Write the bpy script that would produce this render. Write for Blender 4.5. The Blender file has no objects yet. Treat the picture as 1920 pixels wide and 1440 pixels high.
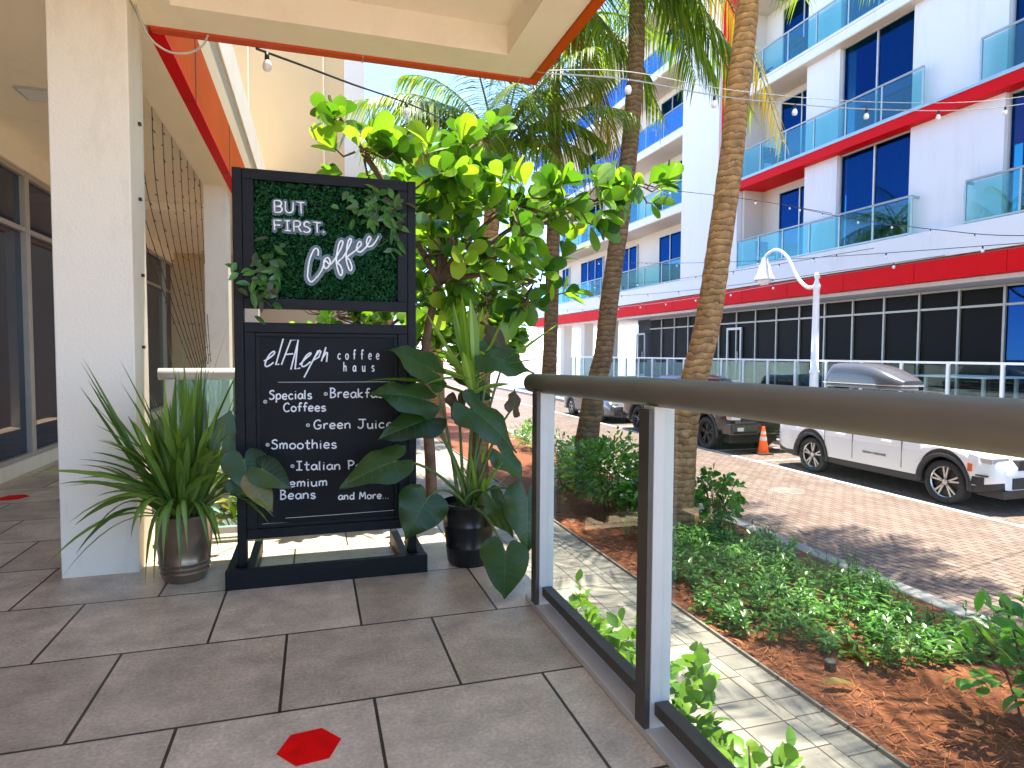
import bpy, bmesh, math, random
import numpy as np
from mathutils import Vector, Matrix

# ------------------------------------------------------------------ camera, sky, sun, exposure
SC = bpy.context.scene
COL = SC.collection
R_ = math.radians
CAM_H = 1.165
yaw, pitch, roll = R_(17.174), R_(2.728), R_(0.282)
F = Vector((math.sin(yaw)*math.cos(pitch), math.cos(yaw)*math.cos(pitch), -math.sin(pitch)))
Rt = Vector((math.cos(yaw), -math.sin(yaw), 0)); Up = Rt.cross(F)
cr = Rt*math.cos(roll) + Up*math.sin(roll); cu = Up*math.cos(roll) - Rt*math.sin(roll)
cam_d = bpy.data.cameras.new('camera'); cam = bpy.data.objects.new('camera', cam_d); COL.objects.link(cam)
cam.matrix_world = Matrix(((cr.x, cu.x, -F.x, 0), (cr.y, cu.y, -F.y, 0), (cr.z, cu.z, -F.z, CAM_H), (0, 0, 0, 1)))
cam_d.sensor_width = 36; cam_d.lens = 22.5; cam_d.clip_start = 0.02; cam_d.clip_end = 2000
SC.camera = cam

SUN_EL, SUN_AZ = R_(82), R_(48)          # azimuth clockwise from +Y
w = bpy.data.worlds.new('World'); SC.world = w; w.use_nodes = True
nt = w.node_tree; nt.nodes.clear()
o_ = nt.nodes.new('ShaderNodeOutputWorld'); b_ = nt.nodes.new('ShaderNodeBackground'); s_ = nt.nodes.new('ShaderNodeTexSky')
s_.sky_type = 'NISHITA'; s_.sun_disc = False; s_.sun_elevation = SUN_EL; s_.sun_rotation = SUN_AZ
s_.air_density = 0.5; s_.dust_density = 0.0; s_.ozone_density = 2.5
b_.inputs['Strength'].default_value = 0.15
nt.links.new(s_.outputs[0], b_.inputs[0]); nt.links.new(b_.outputs[0], o_.inputs[0])
sun_d = bpy.data.lights.new('sun', 'SUN'); sun_d.energy = 2.6; sun_d.angle = R_(0.53); sun_d.color = (1, 0.91, 0.76)
sun = bpy.data.objects.new('sun', sun_d); COL.objects.link(sun)
sd = Vector((math.sin(SUN_AZ)*math.cos(SUN_EL), math.cos(SUN_AZ)*math.cos(SUN_EL), math.sin(SUN_EL)))
sun.rotation_euler = sd.to_track_quat('Z', 'Y').to_euler(); sun.location = (0, 10, 30)
SC.view_settings.view_transform = 'Standard'; SC.view_settings.look = 'None'
SC.view_settings.exposure = 2.65; SC.view_settings.gamma = 1.0
SC.cycles.use_denoising = True
SC.cycles.max_bounces = 10; SC.cycles.diffuse_bounces = 5; SC.cycles.glossy_bounces = 4
SC.cycles.transmission_bounces = 4; SC.cycles.transparent_max_bounces = 16
SC.cycles.caustics_reflective = False; SC.cycles.caustics_refractive = False
SC.cycles.sample_clamp_indirect = 6

rnd = random.Random(7)
PI = math.pi

# ------------------------------------------------------------------ helpers
def root_of(o):
    while o.parent: o = o.parent
    return o

def tag(o, label=None, cat=None, group=None, kind=None):
    if label: o['label'] = label
    if cat: o['category'] = cat
    if group: o['group'] = group
    if kind: o['kind'] = kind
    return o

def thing(name, label, cat, loc=(0, 0, 0), group=None, rz=0.0):
    o = bpy.data.objects.new(name, None); COL.objects.link(o)
    o.location = loc; o.rotation_euler = (0, 0, rz); o.empty_display_size = 0.1
    return tag(o, label, cat, group)

class MB:
    def __init__(s): s.v = []; s.f = []; s.m = []
    def add(s, vs, fs, mi=0):
        n = len(s.v); s.v.extend(vs)
        for f in fs: s.f.append(tuple(n+i for i in f)); s.m.append(mi)
    def box(s, x0, x1, y0, y1, z0, z1, mi=0):
        s.add([(x0,y0,z0),(x1,y0,z0),(x1,y1,z0),(x0,y1,z0),(x0,y0,z1),(x1,y0,z1),(x1,y1,z1),(x0,y1,z1)],
              [(3,2,1,0),(4,5,6,7),(0,1,5,4),(1,2,6,5),(2,3,7,6),(3,0,4,7)], mi)
        return s
    def tube(s, pts, r, n=8, mi=0, cap=True, squash=1.0):
        P = [Vector(p) for p in pts]
        rs = r if hasattr(r, '__len__') else [r]*len(P)
        t0 = (P[1]-P[0]).normalized()
        a = t0.orthogonal().normalized(); vs = []
        for i, p in enumerate(P):
            t = (P[min(i+1, len(P)-1)] - P[max(i-1, 0)])
            if t.length < 1e-9: t = t0
            t.normalize(); a = (a - t*a.dot(t))
            if a.length < 1e-6: a = t.orthogonal()
            a.normalize(); b = t.cross(a)
            for k in range(n):
                an = 2*PI*k/n
                vs.append(tuple(p + (a*math.cos(an) + b*math.sin(an)*squash)*rs[i]))
        fs = []
        for i in range(len(P)-1):
            for k in range(n):
                fs.append((i*n+k, i*n+(k+1) % n, (i+1)*n+(k+1) % n, (i+1)*n+k))
        if cap:
            fs.append(tuple(range(n-1, -1, -1))); fs.append(tuple((len(P)-1)*n+k for k in range(n)))
        s.add(vs, fs, mi); return s
    def lathe(s, prof, c=(0, 0, 0), n=32, mi=0):
        vs = []
        for (r, z) in prof:
            for k in range(n):
                an = 2*PI*k/n; vs.append((c[0]+r*math.cos(an), c[1]+r*math.sin(an), c[2]+z))
        fs = []
        for i in range(len(prof)-1):
            for k in range(n):
                fs.append((i*n+k, i*n+(k+1) % n, (i+1)*n+(k+1) % n, (i+1)*n+k))
        s.add(vs, fs, mi); return s
    def prism(s, poly, axis, c0, c1, mi=0):
        """poly of 2d points extruded along axis ('x': poly is (y,z); 'y': (x,z); 'z': (x,y))"""
        def P(a, b, c):
            return {'x': (c, a, b), 'y': (a, c, b), 'z': (a, b, c)}[axis]
        n = len(poly)
        vs = [P(a, b, c0) for a, b in poly] + [P(a, b, c1) for a, b in poly]
        fs = [tuple(range(n-1, -1, -1)), tuple(range(n, 2*n))]
        for i in range(n): fs.append((i, (i+1) % n, n+(i+1) % n, n+i))
        s.add(vs, fs, mi); return s
    def leaf(s, p, d, up, L, W, prof, droop=0.0, fold=0.15, mi=0, twist=0.0):
        d = Vector(d).normalized(); up = Vector(up)
        sd_ = d.cross(up)
        if sd_.length < 1e-4: sd_ = d.orthogonal()
        sd_.normalize(); nr = sd_.cross(d)
        if twist:
            q = Matrix.Rotation(twist, 3, d); sd_ = q @ sd_; nr = q @ nr
        p = Vector(p); seg = len(prof)-1; vs = []
        for i, wv in enumerate(prof):
            t = i/seg
            c = p + d*(L*t); c.z -= droop*L*t*t
            hw = W*0.5*wv
            vs.append(tuple(c - sd_*hw + nr*(fold*hw))); vs.append(tuple(c)); vs.append(tuple(c + sd_*hw + nr*(fold*hw)))
        fs = []
        for i in range(seg):
            a = i*3
            fs.append((a, a+1, a+4, a+3)); fs.append((a+1, a+2, a+5, a+4))
        s.add(vs, fs, mi); return s
    def build(s, name, mats, parent=None, smooth=False, bevel=0.0, local=False, recalc=False, solid=0.0):
        me = bpy.data.meshes.new(name)
        vs = s.v
        if parent is not None and not local:
            L = root_of(parent).location
            vs = [(x-L.x, y-L.y, z-L.z) for x, y, z in vs]
        me.from_pydata([tuple(v) for v in vs], [], s.f)
        if not isinstance(mats, (list, tuple)): mats = [mats]
        for m in mats: me.materials.append(m)
        if len(mats) > 1: me.polygons.foreach_set('material_index', s.m)
        if smooth: me.polygons.foreach_set('use_smooth', [True]*len(me.polygons))
        if recalc:
            bm = bmesh.new(); bm.from_mesh(me); bmesh.ops.recalc_face_normals(bm, faces=bm.faces); bm.to_mesh(me); bm.free()
        me.update()
        o = bpy.data.objects.new(name, me); COL.objects.link(o)
        if parent is not None: o.parent = parent
        if bevel:
            md = o.modifiers.new('edge', 'BEVEL'); md.width = bevel; md.segments = 2; md.limit_method = 'ANGLE'; md.angle_limit = R_(40)
        if solid:
            md = o.modifiers.new('thick', 'SOLIDIFY'); md.thickness = solid; md.offset = 0
        return o

def kids(o): return [c for c in bpy.data.objects if c.parent == o]
def copy_tree(o, parent=None):
    c = o.copy(); COL.objects.link(c)
    if parent is not None: c.parent = parent
    for ch in kids(o): copy_tree(ch, c)
    return c

def catmull(pts, n=6):
    P = [Vector(p) for p in pts]; out = []
    for i in range(len(P)-1):
        p0 = P[max(i-1, 0)]; p1 = P[i]; p2 = P[i+1]; p3 = P[min(i+2, len(P)-1)]
        for k in range(n):
            t = k/n
            out.append(0.5*((2*p1) + (p2-p0)*t + (2*p0-5*p1+4*p2-p3)*t*t + (3*p1-p0-3*p2+p3)*t**3))
    out.append(P[-1]); return out

# ------------------------------------------------------------------ materials
def lk(nt, a, b): nt.links.new(a, b)
def base_mat(name):
    m = bpy.data.materials.new(name); m.use_nodes = True
    n = m.node_tree.nodes; return m, m.node_tree, n['Principled BSDF'], n['Material Output']

def mat(name, col, rough=0.6, var=0.12, scale=6.0, bump=0.0, bscale=60.0, metal=0.0, col2=None, spec=0.5, coat=0.0, stretch=None, detail=5.0):
    m, nt, p, out = base_mat(name)
    tc = nt.nodes.new('ShaderNodeTexCoord'); src = tc.outputs['Object']
    if stretch:
        mp = nt.nodes.new('ShaderNodeMapping'); mp.inputs['Scale'].default_value = stretch
        lk(nt, src, mp.inputs[0]); src = mp.outputs[0]
    nz = nt.nodes.new('ShaderNodeTexNoise'); nz.inputs['Scale'].default_value = scale; nz.inputs['Detail'].default_value = detail
    lk(nt, src, nz.inputs['Vector'])
    rp = nt.nodes.new('ShaderNodeValToRGB')
    c = Vector(col)
    if col2 is None:
        a = c*(1-var); b = c*(1+var)
    else:
        a, b = c, Vector(col2)
    rp.color_ramp.elements[0].position = 0.3; rp.color_ramp.elements[1].position = 0.7
    rp.color_ramp.elements[0].color = (*a, 1); rp.color_ramp.elements[1].color = (*b, 1)
    lk(nt, nz.outputs['Fac'], rp.inputs[0]); lk(nt, rp.outputs[0], p.inputs['Base Color'])
    p.inputs['Roughness'].default_value = rough; p.inputs['Metallic'].default_value = metal
    p.inputs['Specular IOR Level'].default_value = spec; p.inputs['Coat Weight'].default_value = coat
    if bump:
        n2 = nt.nodes.new('ShaderNodeTexNoise'); n2.inputs['Scale'].default_value = bscale; n2.inputs['Detail'].default_value = 4
        lk(nt, src, n2.inputs['Vector'])
        bp = nt.nodes.new('ShaderNodeBump'); bp.inputs['Strength'].default_value = bump; bp.inputs['Distance'].default_value = 0.01
        lk(nt, n2.outputs['Fac'], bp.inputs['Height']); lk(nt, bp.outputs[0], p.inputs['Normal'])
    return m

def leaf_mat(name, cols, rough=0.35, trans=0.35, tcol=None, spec=0.5):
    """colour varies leaf by leaf (random per island), plus light passing through"""
    m, nt, p, out = base_mat(name)
    g = nt.nodes.new('ShaderNodeNewGeometry'); rp = nt.nodes.new('ShaderNodeValToRGB')
    els = rp.color_ramp.elements
    while len(els) < len(cols): els.new(0.5)
    for i, c in enumerate(cols):
        els[i].position = i/(len(cols)-1) if len(cols) > 1 else 0; els[i].color = (*c, 1)
    lk(nt, g.outputs['Random Per Island'], rp.inputs[0]); lk(nt, rp.outputs[0], p.inputs['Base Color'])
    p.inputs['Roughness'].default_value = rough; p.inputs['Specular IOR Level'].default_value = spec
    tr = nt.nodes.new('ShaderNodeBsdfTranslucent')
    mx = nt.nodes.new('ShaderNodeMix'); mx.data_type = 'RGBA'; mx.blend_type = 'MULTIPLY'; mx.inputs[0].default_value = 1.0
    lk(nt, rp.outputs[0], mx.inputs[6]); mx.inputs[7].default_value = (*(tcol or (2.2, 2.4, 0.9)), 1)
    lk(nt, mx.outputs[2], tr.inputs[0])
    ms = nt.nodes.new('ShaderNodeMixShader'); ms.inputs[0].default_value = trans
    lk(nt, p.outputs[0], ms.inputs[1]); lk(nt, tr.outputs[0], ms.inputs[2]); lk(nt, ms.outputs[0], out.inputs[0])
    return m

def glass_mat(name, tint, refl=(1, 1, 1), base_refl=0.06, rough=0.0, hi=0.6):
    """thin pane: light passes tinted, fresnel reflection on top"""
    m, nt, p, out = base_mat(name); nt.nodes.remove(p)
    t = nt.nodes.new('ShaderNodeBsdfTransparent'); t.inputs[0].default_value = (*tint, 1)
    g = nt.nodes.new('ShaderNodeBsdfGlossy'); g.inputs[0].default_value = (*refl, 1); g.inputs['Roughness'].default_value = rough
    lw = nt.nodes.new('ShaderNodeLayerWeight'); lw.inputs[0].default_value = 0.25
    mr = nt.nodes.new('ShaderNodeMapRange'); mr.inputs[3].default_value = base_refl; mr.inputs[4].default_value = hi
    lk(nt, lw.outputs['Fresnel'], mr.inputs[0])
    ms = nt.nodes.new('ShaderNodeMixShader'); lk(nt, mr.outputs[0], ms.inputs[0])
    lk(nt, t.outputs[0], ms.inputs[1]); lk(nt, g.outputs[0], ms.inputs[2]); lk(nt, ms.outputs[0], out.inputs[0])
    return m

def brick_mat(name, c1, c2, cm, bw, bh, mortar, offset=0.5, loc=(0, 0, 0), rz=0.0, rough=0.6, bump=0.3, nvar=0.25, nscale=5.0, grain=(120, 0.15), spec=0.4, freq=2):
    m, nt, p, out = base_mat(name)
    tc = nt.nodes.new('ShaderNodeTexCoord'); mp = nt.nodes.new('ShaderNodeMapping')
    mp.inputs['Location'].default_value = loc; mp.inputs['Rotation'].default_value = (0, 0, rz)
    lk(nt, tc.outputs['Object'], mp.inputs[0])
    br = nt.nodes.new('ShaderNodeTexBrick'); br.offset = offset; br.offset_frequency = freq
    br.inputs['Scale'].default_value = 1.0; br.inputs['Mortar Size'].default_value = mortar; br.inputs['Mortar Smooth'].default_value = 0.1
    br.inputs['Brick Width'].default_value = bw; br.inputs['Row Height'].default_value = bh; br.inputs['Bias'].default_value = 0
    br.inputs['Color1'].default_value = (*c1, 1); br.inputs['Color2'].default_value = (*c2, 1); br.inputs['Mortar'].default_value = (*cm, 1)
    lk(nt, mp.outputs[0], br.inputs['Vector'])
    nz = nt.nodes.new('ShaderNodeTexNoise'); nz.inputs['Scale'].default_value = nscale; nz.inputs['Detail'].default_value = 8; nz.inputs['Roughness'].default_value = 0.65
    lk(nt, tc.outputs['Object'], nz.inputs['Vector'])
    mr = nt.nodes.new('ShaderNodeMapRange'); mr.inputs[1].default_value = 0.3; mr.inputs[2].default_value = 0.7
    mr.inputs[3].default_value = 1-nvar; mr.inputs[4].default_value = 1+nvar
    lk(nt, nz.outputs['Fac'], mr.inputs[0])
    n2 = nt.nodes.new('ShaderNodeTexNoise'); n2.inputs['Scale'].default_value = grain[0]; n2.inputs['Detail'].default_value = 3
    lk(nt, tc.outputs['Object'], n2.inputs['Vector'])
    mr2 = nt.nodes.new('ShaderNodeMapRange'); mr2.inputs[1].default_value = 0.3; mr2.inputs[2].default_value = 0.7
    mr2.inputs[3].default_value = 1-grain[1]; mr2.inputs[4].default_value = 1+grain[1]
    lk(nt, n2.outputs['Fac'], mr2.inputs[0])
    ml = nt.nodes.new('ShaderNodeMath'); ml.operation = 'MULTIPLY'; lk(nt, mr.outputs[0], ml.inputs[0]); lk(nt, mr2.outputs[0], ml.inputs[1])
    mx = nt.nodes.new('ShaderNodeMix'); mx.data_type = 'RGBA'; mx.blend_type = 'MULTIPLY'; mx.inputs[0].default_value = 1
    lk(nt, br.outputs['Color'], mx.inputs[6]); lk(nt, ml.outputs[0], mx.inputs[7])
    lk(nt, mx.outputs[2], p.inputs['Base Color'])
    p.inputs['Roughness'].default_value = rough; p.inputs['Specular IOR Level'].default_value = spec
    sb = nt.nodes.new('ShaderNodeMath'); sb.operation = 'MULTIPLY_ADD'; sb.inputs[1].default_value = -1.0
    lk(nt, br.outputs['Fac'], sb.inputs[0]); 
    m3 = nt.nodes.new('ShaderNodeMath'); m3.operation = 'MULTIPLY'; m3.inputs[1].default_value = 0.25; lk(nt, n2.outputs['Fac'], m3.inputs[0])
    lk(nt, m3.outputs[0], sb.inputs[2])
    bp = nt.nodes.new('ShaderNodeBump'); bp.inputs['Strength'].default_value = bump; bp.inputs['Distance'].default_value = 0.006
    lk(nt, sb.outputs[0], bp.inputs['Height']); lk(nt, bp.outputs[0], p.inputs['Normal'])
    return m

M = {}
def weathered(name, c, smudge, amount, scale, bump, stretch=(1, 1, 1)):
    m, nt, p, out = base_mat(name)
    tc = nt.nodes.new('ShaderNodeTexCoord'); mp = nt.nodes.new('ShaderNodeMapping'); mp.inputs['Scale'].default_value = stretch
    lk(nt, tc.outputs['Object'], mp.inputs[0])
    n1 = nt.nodes.new('ShaderNodeTexNoise'); n1.inputs['Scale'].default_value = scale; n1.inputs['Detail'].default_value = 9; n1.inputs['Roughness'].default_value = .7
    lk(nt, mp.outputs[0], n1.inputs[0])
    r1 = nt.nodes.new('ShaderNodeMapRange'); r1.inputs[1].default_value = .52; r1.inputs[2].default_value = .75; r1.inputs[3].default_value = 0; r1.inputs[4].default_value = amount
    lk(nt, n1.outputs['Fac'], r1.inputs[0])
    mx = nt.nodes.new('ShaderNodeMix'); mx.data_type = 'RGBA'; mx.inputs[6].default_value = (*c, 1); mx.inputs[7].default_value = (*smudge, 1)
    lk(nt, r1.outputs[0], mx.inputs[0]); lk(nt, mx.outputs[2], p.inputs['Base Color']); p.inputs['Roughness'].default_value = .85; p.inputs['Specular IOR Level'].default_value = .25
    n2 = nt.nodes.new('ShaderNodeTexNoise'); n2.inputs['Scale'].default_value = 90; n2.inputs['Detail'].default_value = 6; lk(nt, tc.outputs['Object'], n2.inputs[0])
    bp = nt.nodes.new('ShaderNodeBump'); bp.inputs['Strength'].default_value = bump; bp.inputs['Distance'].default_value = .012
    lk(nt, n2.outputs['Fac'], bp.inputs['Height']); lk(nt, bp.outputs[0], p.inputs['Normal'])
    return m
M['stucco'] = weathered('cream_stucco', (0.89, 0.80, 0.655), (0.62, 0.53, 0.41), 0.55, 2.2, 0.28, (1.6, 1.6, .55))
M['soffit'] = weathered('cream_soffit', (0.92, 0.84, 0.69), (0.72, 0.62, 0.48), 0.45, 1.3, 0.14)
M['tan'] = mat('tan_wall', (0.60, 0.47, 0.28), 0.85, 0.03, 0.8)
M['white'] = weathered('white_stucco', (0.74, 0.735, 0.725), (0.56, 0.55, 0.53), 0.5, 1.1, 0.12, (1.5, 1.5, .22))
M['cream'] = mat('balcony_cream', (0.66, 0.60, 0.51), 0.8, 0.04, 0.8)
M['red'] = mat('red_panel', (0.66, 0.003, 0.006), 0.55, 0.06, 1.2, spec=0.1)
M['redor'] = mat('red_fascia', (0.60, 0.065, 0.013), 0.5, 0.08, 1.5, spec=0.3)
M['alu'] = mat('pale_aluminium', (0.50, 0.50, 0.49), 0.35, 0.06, 8, metal=0.35)
M['alu_warm'] = mat('champagne_aluminium', (0.42, 0.39, 0.34), 0.4, 0.06, 8, metal=0.3)
M['rail'] = mat('taupe_handrail', (0.14, 0.128, 0.11), 0.42, 0.06, 5, 0.03, 200, metal=0.1)
M['post'] = mat('satin_post', (0.54, 0.525, 0.50), 0.4, 0.05, 6)
M['dark_part'] = mat('dark_brown', (0.06, 0.05, 0.042), 0.45, 0.1, 10)
M['whitepaint'] = mat('white_metal', (0.80, 0.81, 0.82), 0.35, 0.03, 4)
M['black_wood'] = mat('black_painted_wood', (0.0065, 0.0065, 0.0072), 0.55, 0.35, 14, 0.12, 90, spec=0.22, stretch=(1, 1, 6))
M['chalk_face'] = mat('chalkboard', (0.0055, 0.0055, 0.006), 0.6, 0.35, 3.0, 0.03, 200, spec=0.2)
M['chalk'] = mat('chalk_paint', (0.86, 0.86, 0.85), 0.7, 0.05, 60)
M['neon'] = mat('white_neon_tube', (0.88, 0.87, 0.84), 0.3, 0.02, 30)
M['acrylic'] = glass_mat('clear_acrylic', (0.62, 0.66, 0.58), base_refl=0.07, rough=0.35, hi=0.12)
M['glass'] = glass_mat('clear_glass', (0.95, 0.98, 0.965), base_refl=0.01, hi=0.10)
M['balglass'] = glass_mat('teal_glass', (0.66, 0.86, 0.85), (0.5, 0.8, 0.85), 0.05, hi=0.2)
M['farglass'] = glass_mat('blue_glass', (0.25, 0.5, 0.82), (0.22, 0.5, 1.0), 0.28)
M['termglass'] = glass_mat('terrace_glass', (0.72, 0.80, 0.80), (0.8, 1, 1), 0.02, hi=0.2)
M['hedge_back'] = mat('hedge_backing', (0.002, 0.008, 0.003), 0.9, 0.3, 40, spec=0.05)
M['soil'] = mat('potting_soil', (0.06, 0.032, 0.018), 0.95, 0.5, 30, 0.8, 60)
M['pot_bronze'] = mat('bronze_glaze', (0.21, 0.145, 0.09), 0.3, 0.3, 7, metal=0.55, coat=0.4)
M['pot_black'] = mat('black_pot_plastic', (0.010, 0.010, 0.011), 0.3, 0.2, 7)
M['bulb'] = mat('frosted_bulb', (0.88, 0.89, 0.9), 0.25, 0.01, 5)
M['socket'] = mat('black_socket', (0.012, 0.012, 0.013), 0.5, 0.1, 20)
M['wire'] = mat('dark_wire', (0.03, 0.028, 0.025), 0.5, 0.1, 20)
M['wire_pale'] = mat('pale_wire', (0.5, 0.49, 0.45), 0.5, 0.1, 20)
M['curtain'] = mat('teal_curtain', (0.42, 0.60, 0.64), 0.9, 0.1, 3)
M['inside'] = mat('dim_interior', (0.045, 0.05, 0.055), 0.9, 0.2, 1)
M['shade'] = mat('dark_window_shade', (0.0065, 0.005, 0.004), 0.5, 0.12, 1.2, spec=0.12)
M['shade_lo'] = mat('dark_lower_glass', (0.006, 0.007, 0.008), 0.06, 0.2, 1.0, spec=0.3)
M['concrete'] = mat('kerb_concrete', (0.32, 0.31, 0.295), 0.85, 0.12, 3, 0.25, 90)
M['line'] = mat('worn_white_paint', (0.72, 0.71, 0.68), 0.7, 0.08, 8, 0.2, 60)
M['asphalt'] = mat('asphalt', (0.05, 0.05, 0.052), 0.9, 0.3, 20, 0.3, 90)
M['earth'] = mat('bounce_ground', (0.38, 0.34, 0.29), 0.95, 0.15, 0.6, 0.3, 30)  # ground sheet paled to bounce sunlight up onto the soffit
M['bounce_face'] = mat('sun_bounced_fascia', (0.50, 0.088, 0.010), 0.8, 0.1, 1.2, spec=0.04)  # red fascia with warm sun bounce put into the colour
M['mulch'] = mat('red_mulch', (0.11, 0.034, 0.012), 0.95, col2=(0.23, 0.07, 0.023), scale=22, bump=1.0, bscale=45, detail=8)
M['tile'] = brick_mat('porcelain_tile', (0.485, 0.375, 0.275), (0.655, 0.525, 0.40), (0.05, 0.034, 0.022), 0.602, 0.602, 0.0055, 0.5,
                      loc=(0.118, -0.346, 0), rough=0.42, bump=0.35, nvar=0.30, nscale=5.0, grain=(80, 0.14), spec=0.5)
M['paver'] = brick_mat('path_paver', (0.285, 0.255, 0.215), (0.33, 0.30, 0.255), (0.07, 0.06, 0.05), 0.3, 0.28, 0.006, 0.0, loc=(0.18, 0.1, 0), rough=0.8, bump=0.5, nvar=0.14, nscale=4, grain=(160, 0.1))
M['paver_edge'] = brick_mat('path_border', (0.19, 0.175, 0.155), (0.24, 0.22, 0.195), (0.06, 0.055, 0.05), 0.4, 0.21, 0.006, 0.0, loc=(0.0, 0.09, 0), rough=0.8, bump=0.5, nvar=0.14, nscale=4, grain=(160, 0.1))
M['road'] = brick_mat('clay_road_pavers', (0.18, 0.118, 0.098), (0.245, 0.178, 0.155), (0.055, 0.042, 0.036), 0.23, 0.115, 0.009, 0.5, rz=PI/2, rough=0.85, bump=0.6, nvar=0.14, nscale=1.2, grain=(90, 0.12))
M['bark_palm'] = None
# ------------------------------------------------------------------ ground
Z_PATH, Z_ROAD = -1.15, -1.42
def struct(name, mb, m, **k): return tag(mb.build(name, m, **k), kind='structure')
struct('ground', MB().box(-400, 400, -400, 600, -2.2, -1.56), M['earth'])
struct('deck_floor', MB().box(-2.62, 1.06, -7, 4.42, -0.12, 0).box(-2.62, -0.86, 4.42, 22, -0.12, 0), M['tile'])
struct('deck_base', MB().box(-2.6, 1.03, -7, 4.38, -1.5, -0.12).box(-2.6, -0.9, 4.38, 22, -1.5, -0.12), M['stucco'])
struct('path', MB().box(1.2, 2.92, -8, 60, -1.5, Z_PATH), M['paver'])
struct('path_border', MB().box(2.92, 3.13, -8, 60, -1.5, Z_PATH+0.004).box(3.13, 3.15, -8, 60, -1.5, Z_PATH+0.03), M['paver_edge'])
# gently mounded planting bed between the path and the kerb
def bed(name, x0, x1, y0, y1, z0, z1, hump, m, nx=26, ny=150):
    mb = MB(); vs = []; r = random.Random(3)
    for j in range(ny+1):
        for i in range(nx+1):
            a = i/nx; b = j/ny
            z = z0+(z1-z0)*a + hump*math.sin(PI*a)*(0.8+0.35*math.sin(b*37)) + r.uniform(-.012, .012)*(0 < i < nx)
            vs.append((x0+(x1-x0)*a, y0+(y1-y0)*b, z))
    fs = [(j*(nx+1)+i, j*(nx+1)+i+1, (j+1)*(nx+1)+i+1, (j+1)*(nx+1)+i) for j in range(ny) for i in range(nx)]
    mb.add(vs, fs); return struct(name, mb, m, smooth=True)
bed('mulch_bed', 3.15, 5.86, -8, 50, Z_PATH-0.01, -1.33, 0.06, M['mulch'])
bed('side_bed', -0.9, 1.2, 4.45, 40, Z_PATH+0.0, Z_PATH-0.02, 0.04, M['mulch'], 16, 90)
struct('mulch_strip', MB().box(1.03, 1.2, -8, 4.45, -1.5, Z_PATH-0.03), M['mulch'])
struct('kerb', MB().box(5.86, 6.08, -8, 60, -1.6, -1.30), M['concrete'], bevel=0.015)
struct('road', MB().box(6.08, 12.75, -10, 140, -1.55, Z_ROAD), M['road'])
rm = MB().box(10.18, 10.29, -10, 60, Z_ROAD-0.01, Z_ROAD+0.004)
for y in (6.9, 13.0, 14.75, 20.6): rm.box(10.29, 12.7, y-0.05, y+0.05, Z_ROAD-0.01, Z_ROAD+0.004)
struct('road_marking', rm, M['line'])
struct('far_kerb', MB().box(12.75, 12.95, -10, 60, -1.6, -1.28), M['concrete'], bevel=0.015)
mh = MB().lathe([(0, 0.008), (0.24, 0.008), (0.25, 0.004), (0.30, 0.006), (0.31, 0)], (8.6, 10.0, Z_ROAD), 28)
tag(mh.build('manhole_cover', M['paver_edge']), 'pale round utility cover set into the brick road', 'manhole cover')

# ------------------------------------------------------------------ near building
cafe = thing('cafe_building', 'cream stucco building with red trimmed canopy, columns and covered walkway', 'building', (-2.65, 4, 0))
XC = -0.885                                     # street face of the beam
def col_box(x0, x1, y0, y1, z1): return MB().box(x0, x1, y0, y1, -0.05, z1)
c1 = col_box(-1.25, -0.893, 3.77, 4.06, 3.0).build('column', M['stucco'], cafe, bevel=0.006)
cl = MB()
for (yy, zz) in ((3.95, 2.39), (3.93, 1.985), (3.95, 1.58), (3.93, 1.19)): cl.box(-0.893, -0.880, yy-0.012, yy+0.012, zz-0.008, zz+0.008)
cl.build('cable_clip', M['socket'], c1)
MB().tube(catmull([(-0.888, 4.03, 1.35), (-0.882, 4.0, 1.75), (-0.886, 4.02, 2.1), (-0.884, 3.99, 2.55), (-0.886, 4.0, 2.95)], 5), 0.0016, 5).build('cable', M['wire_pale'], c1)
MB().tube(catmull([(-0.888, 3.86, 3.02), (-0.85, 3.84, 2.90), (-0.80, 3.84, 2.80), (-0.72, 3.86, 2.755), (-0.63, 3.9, 2.78), (-0.57, 3.95, 2.85), (-0.55, 4.0, 2.93)], 6), 0.0055, 8).build('conduit', M['wire_pale'], c1, smooth=True)
MB().box(-0.893, -0.878, 3.86, 3.90, 0.62, 0.80).build('outlet_box', M['whitepaint'], c1, bevel=0.004)
for y in (7.66, 11.6, 15.5): col_box(-1.13, -0.89, y, y+0.27, 2.97).build('column', M['stucco'], cafe, bevel=0.006)
MB().box(-1.13, XC, 4.061, 22, 2.97, 3.9).build('beam', M['soffit'], cafe, bevel=0.005)
MB().box(-1.25, XC, 0.7, 4.06, 3.03, 3.9).build('beam', M['soffit'], cafe)
MB().box(-2.9, -1.132, 4.061, 22, 3.10, 3.3).box(-2.9, -1.252, 0.7, 4.061, 3.10, 3.3).build('ceiling', M['soffit'], cafe)
MB().box(-2.9, -1.132, 9.3, 9.62, 2.99, 3.098).build('ceiling_beam', M['soffit'], cafe)
cl_ = MB().box(-2.08, -1.82, 5.62, 5.88, 3.085, 3.103).build('ceiling_light', M['alu'], cafe)
MB().box(-2.06, -1.84, 5.64, 5.86, 3.081, 3.086).build('diffuser', M['whitepaint'], cl_)
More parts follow.
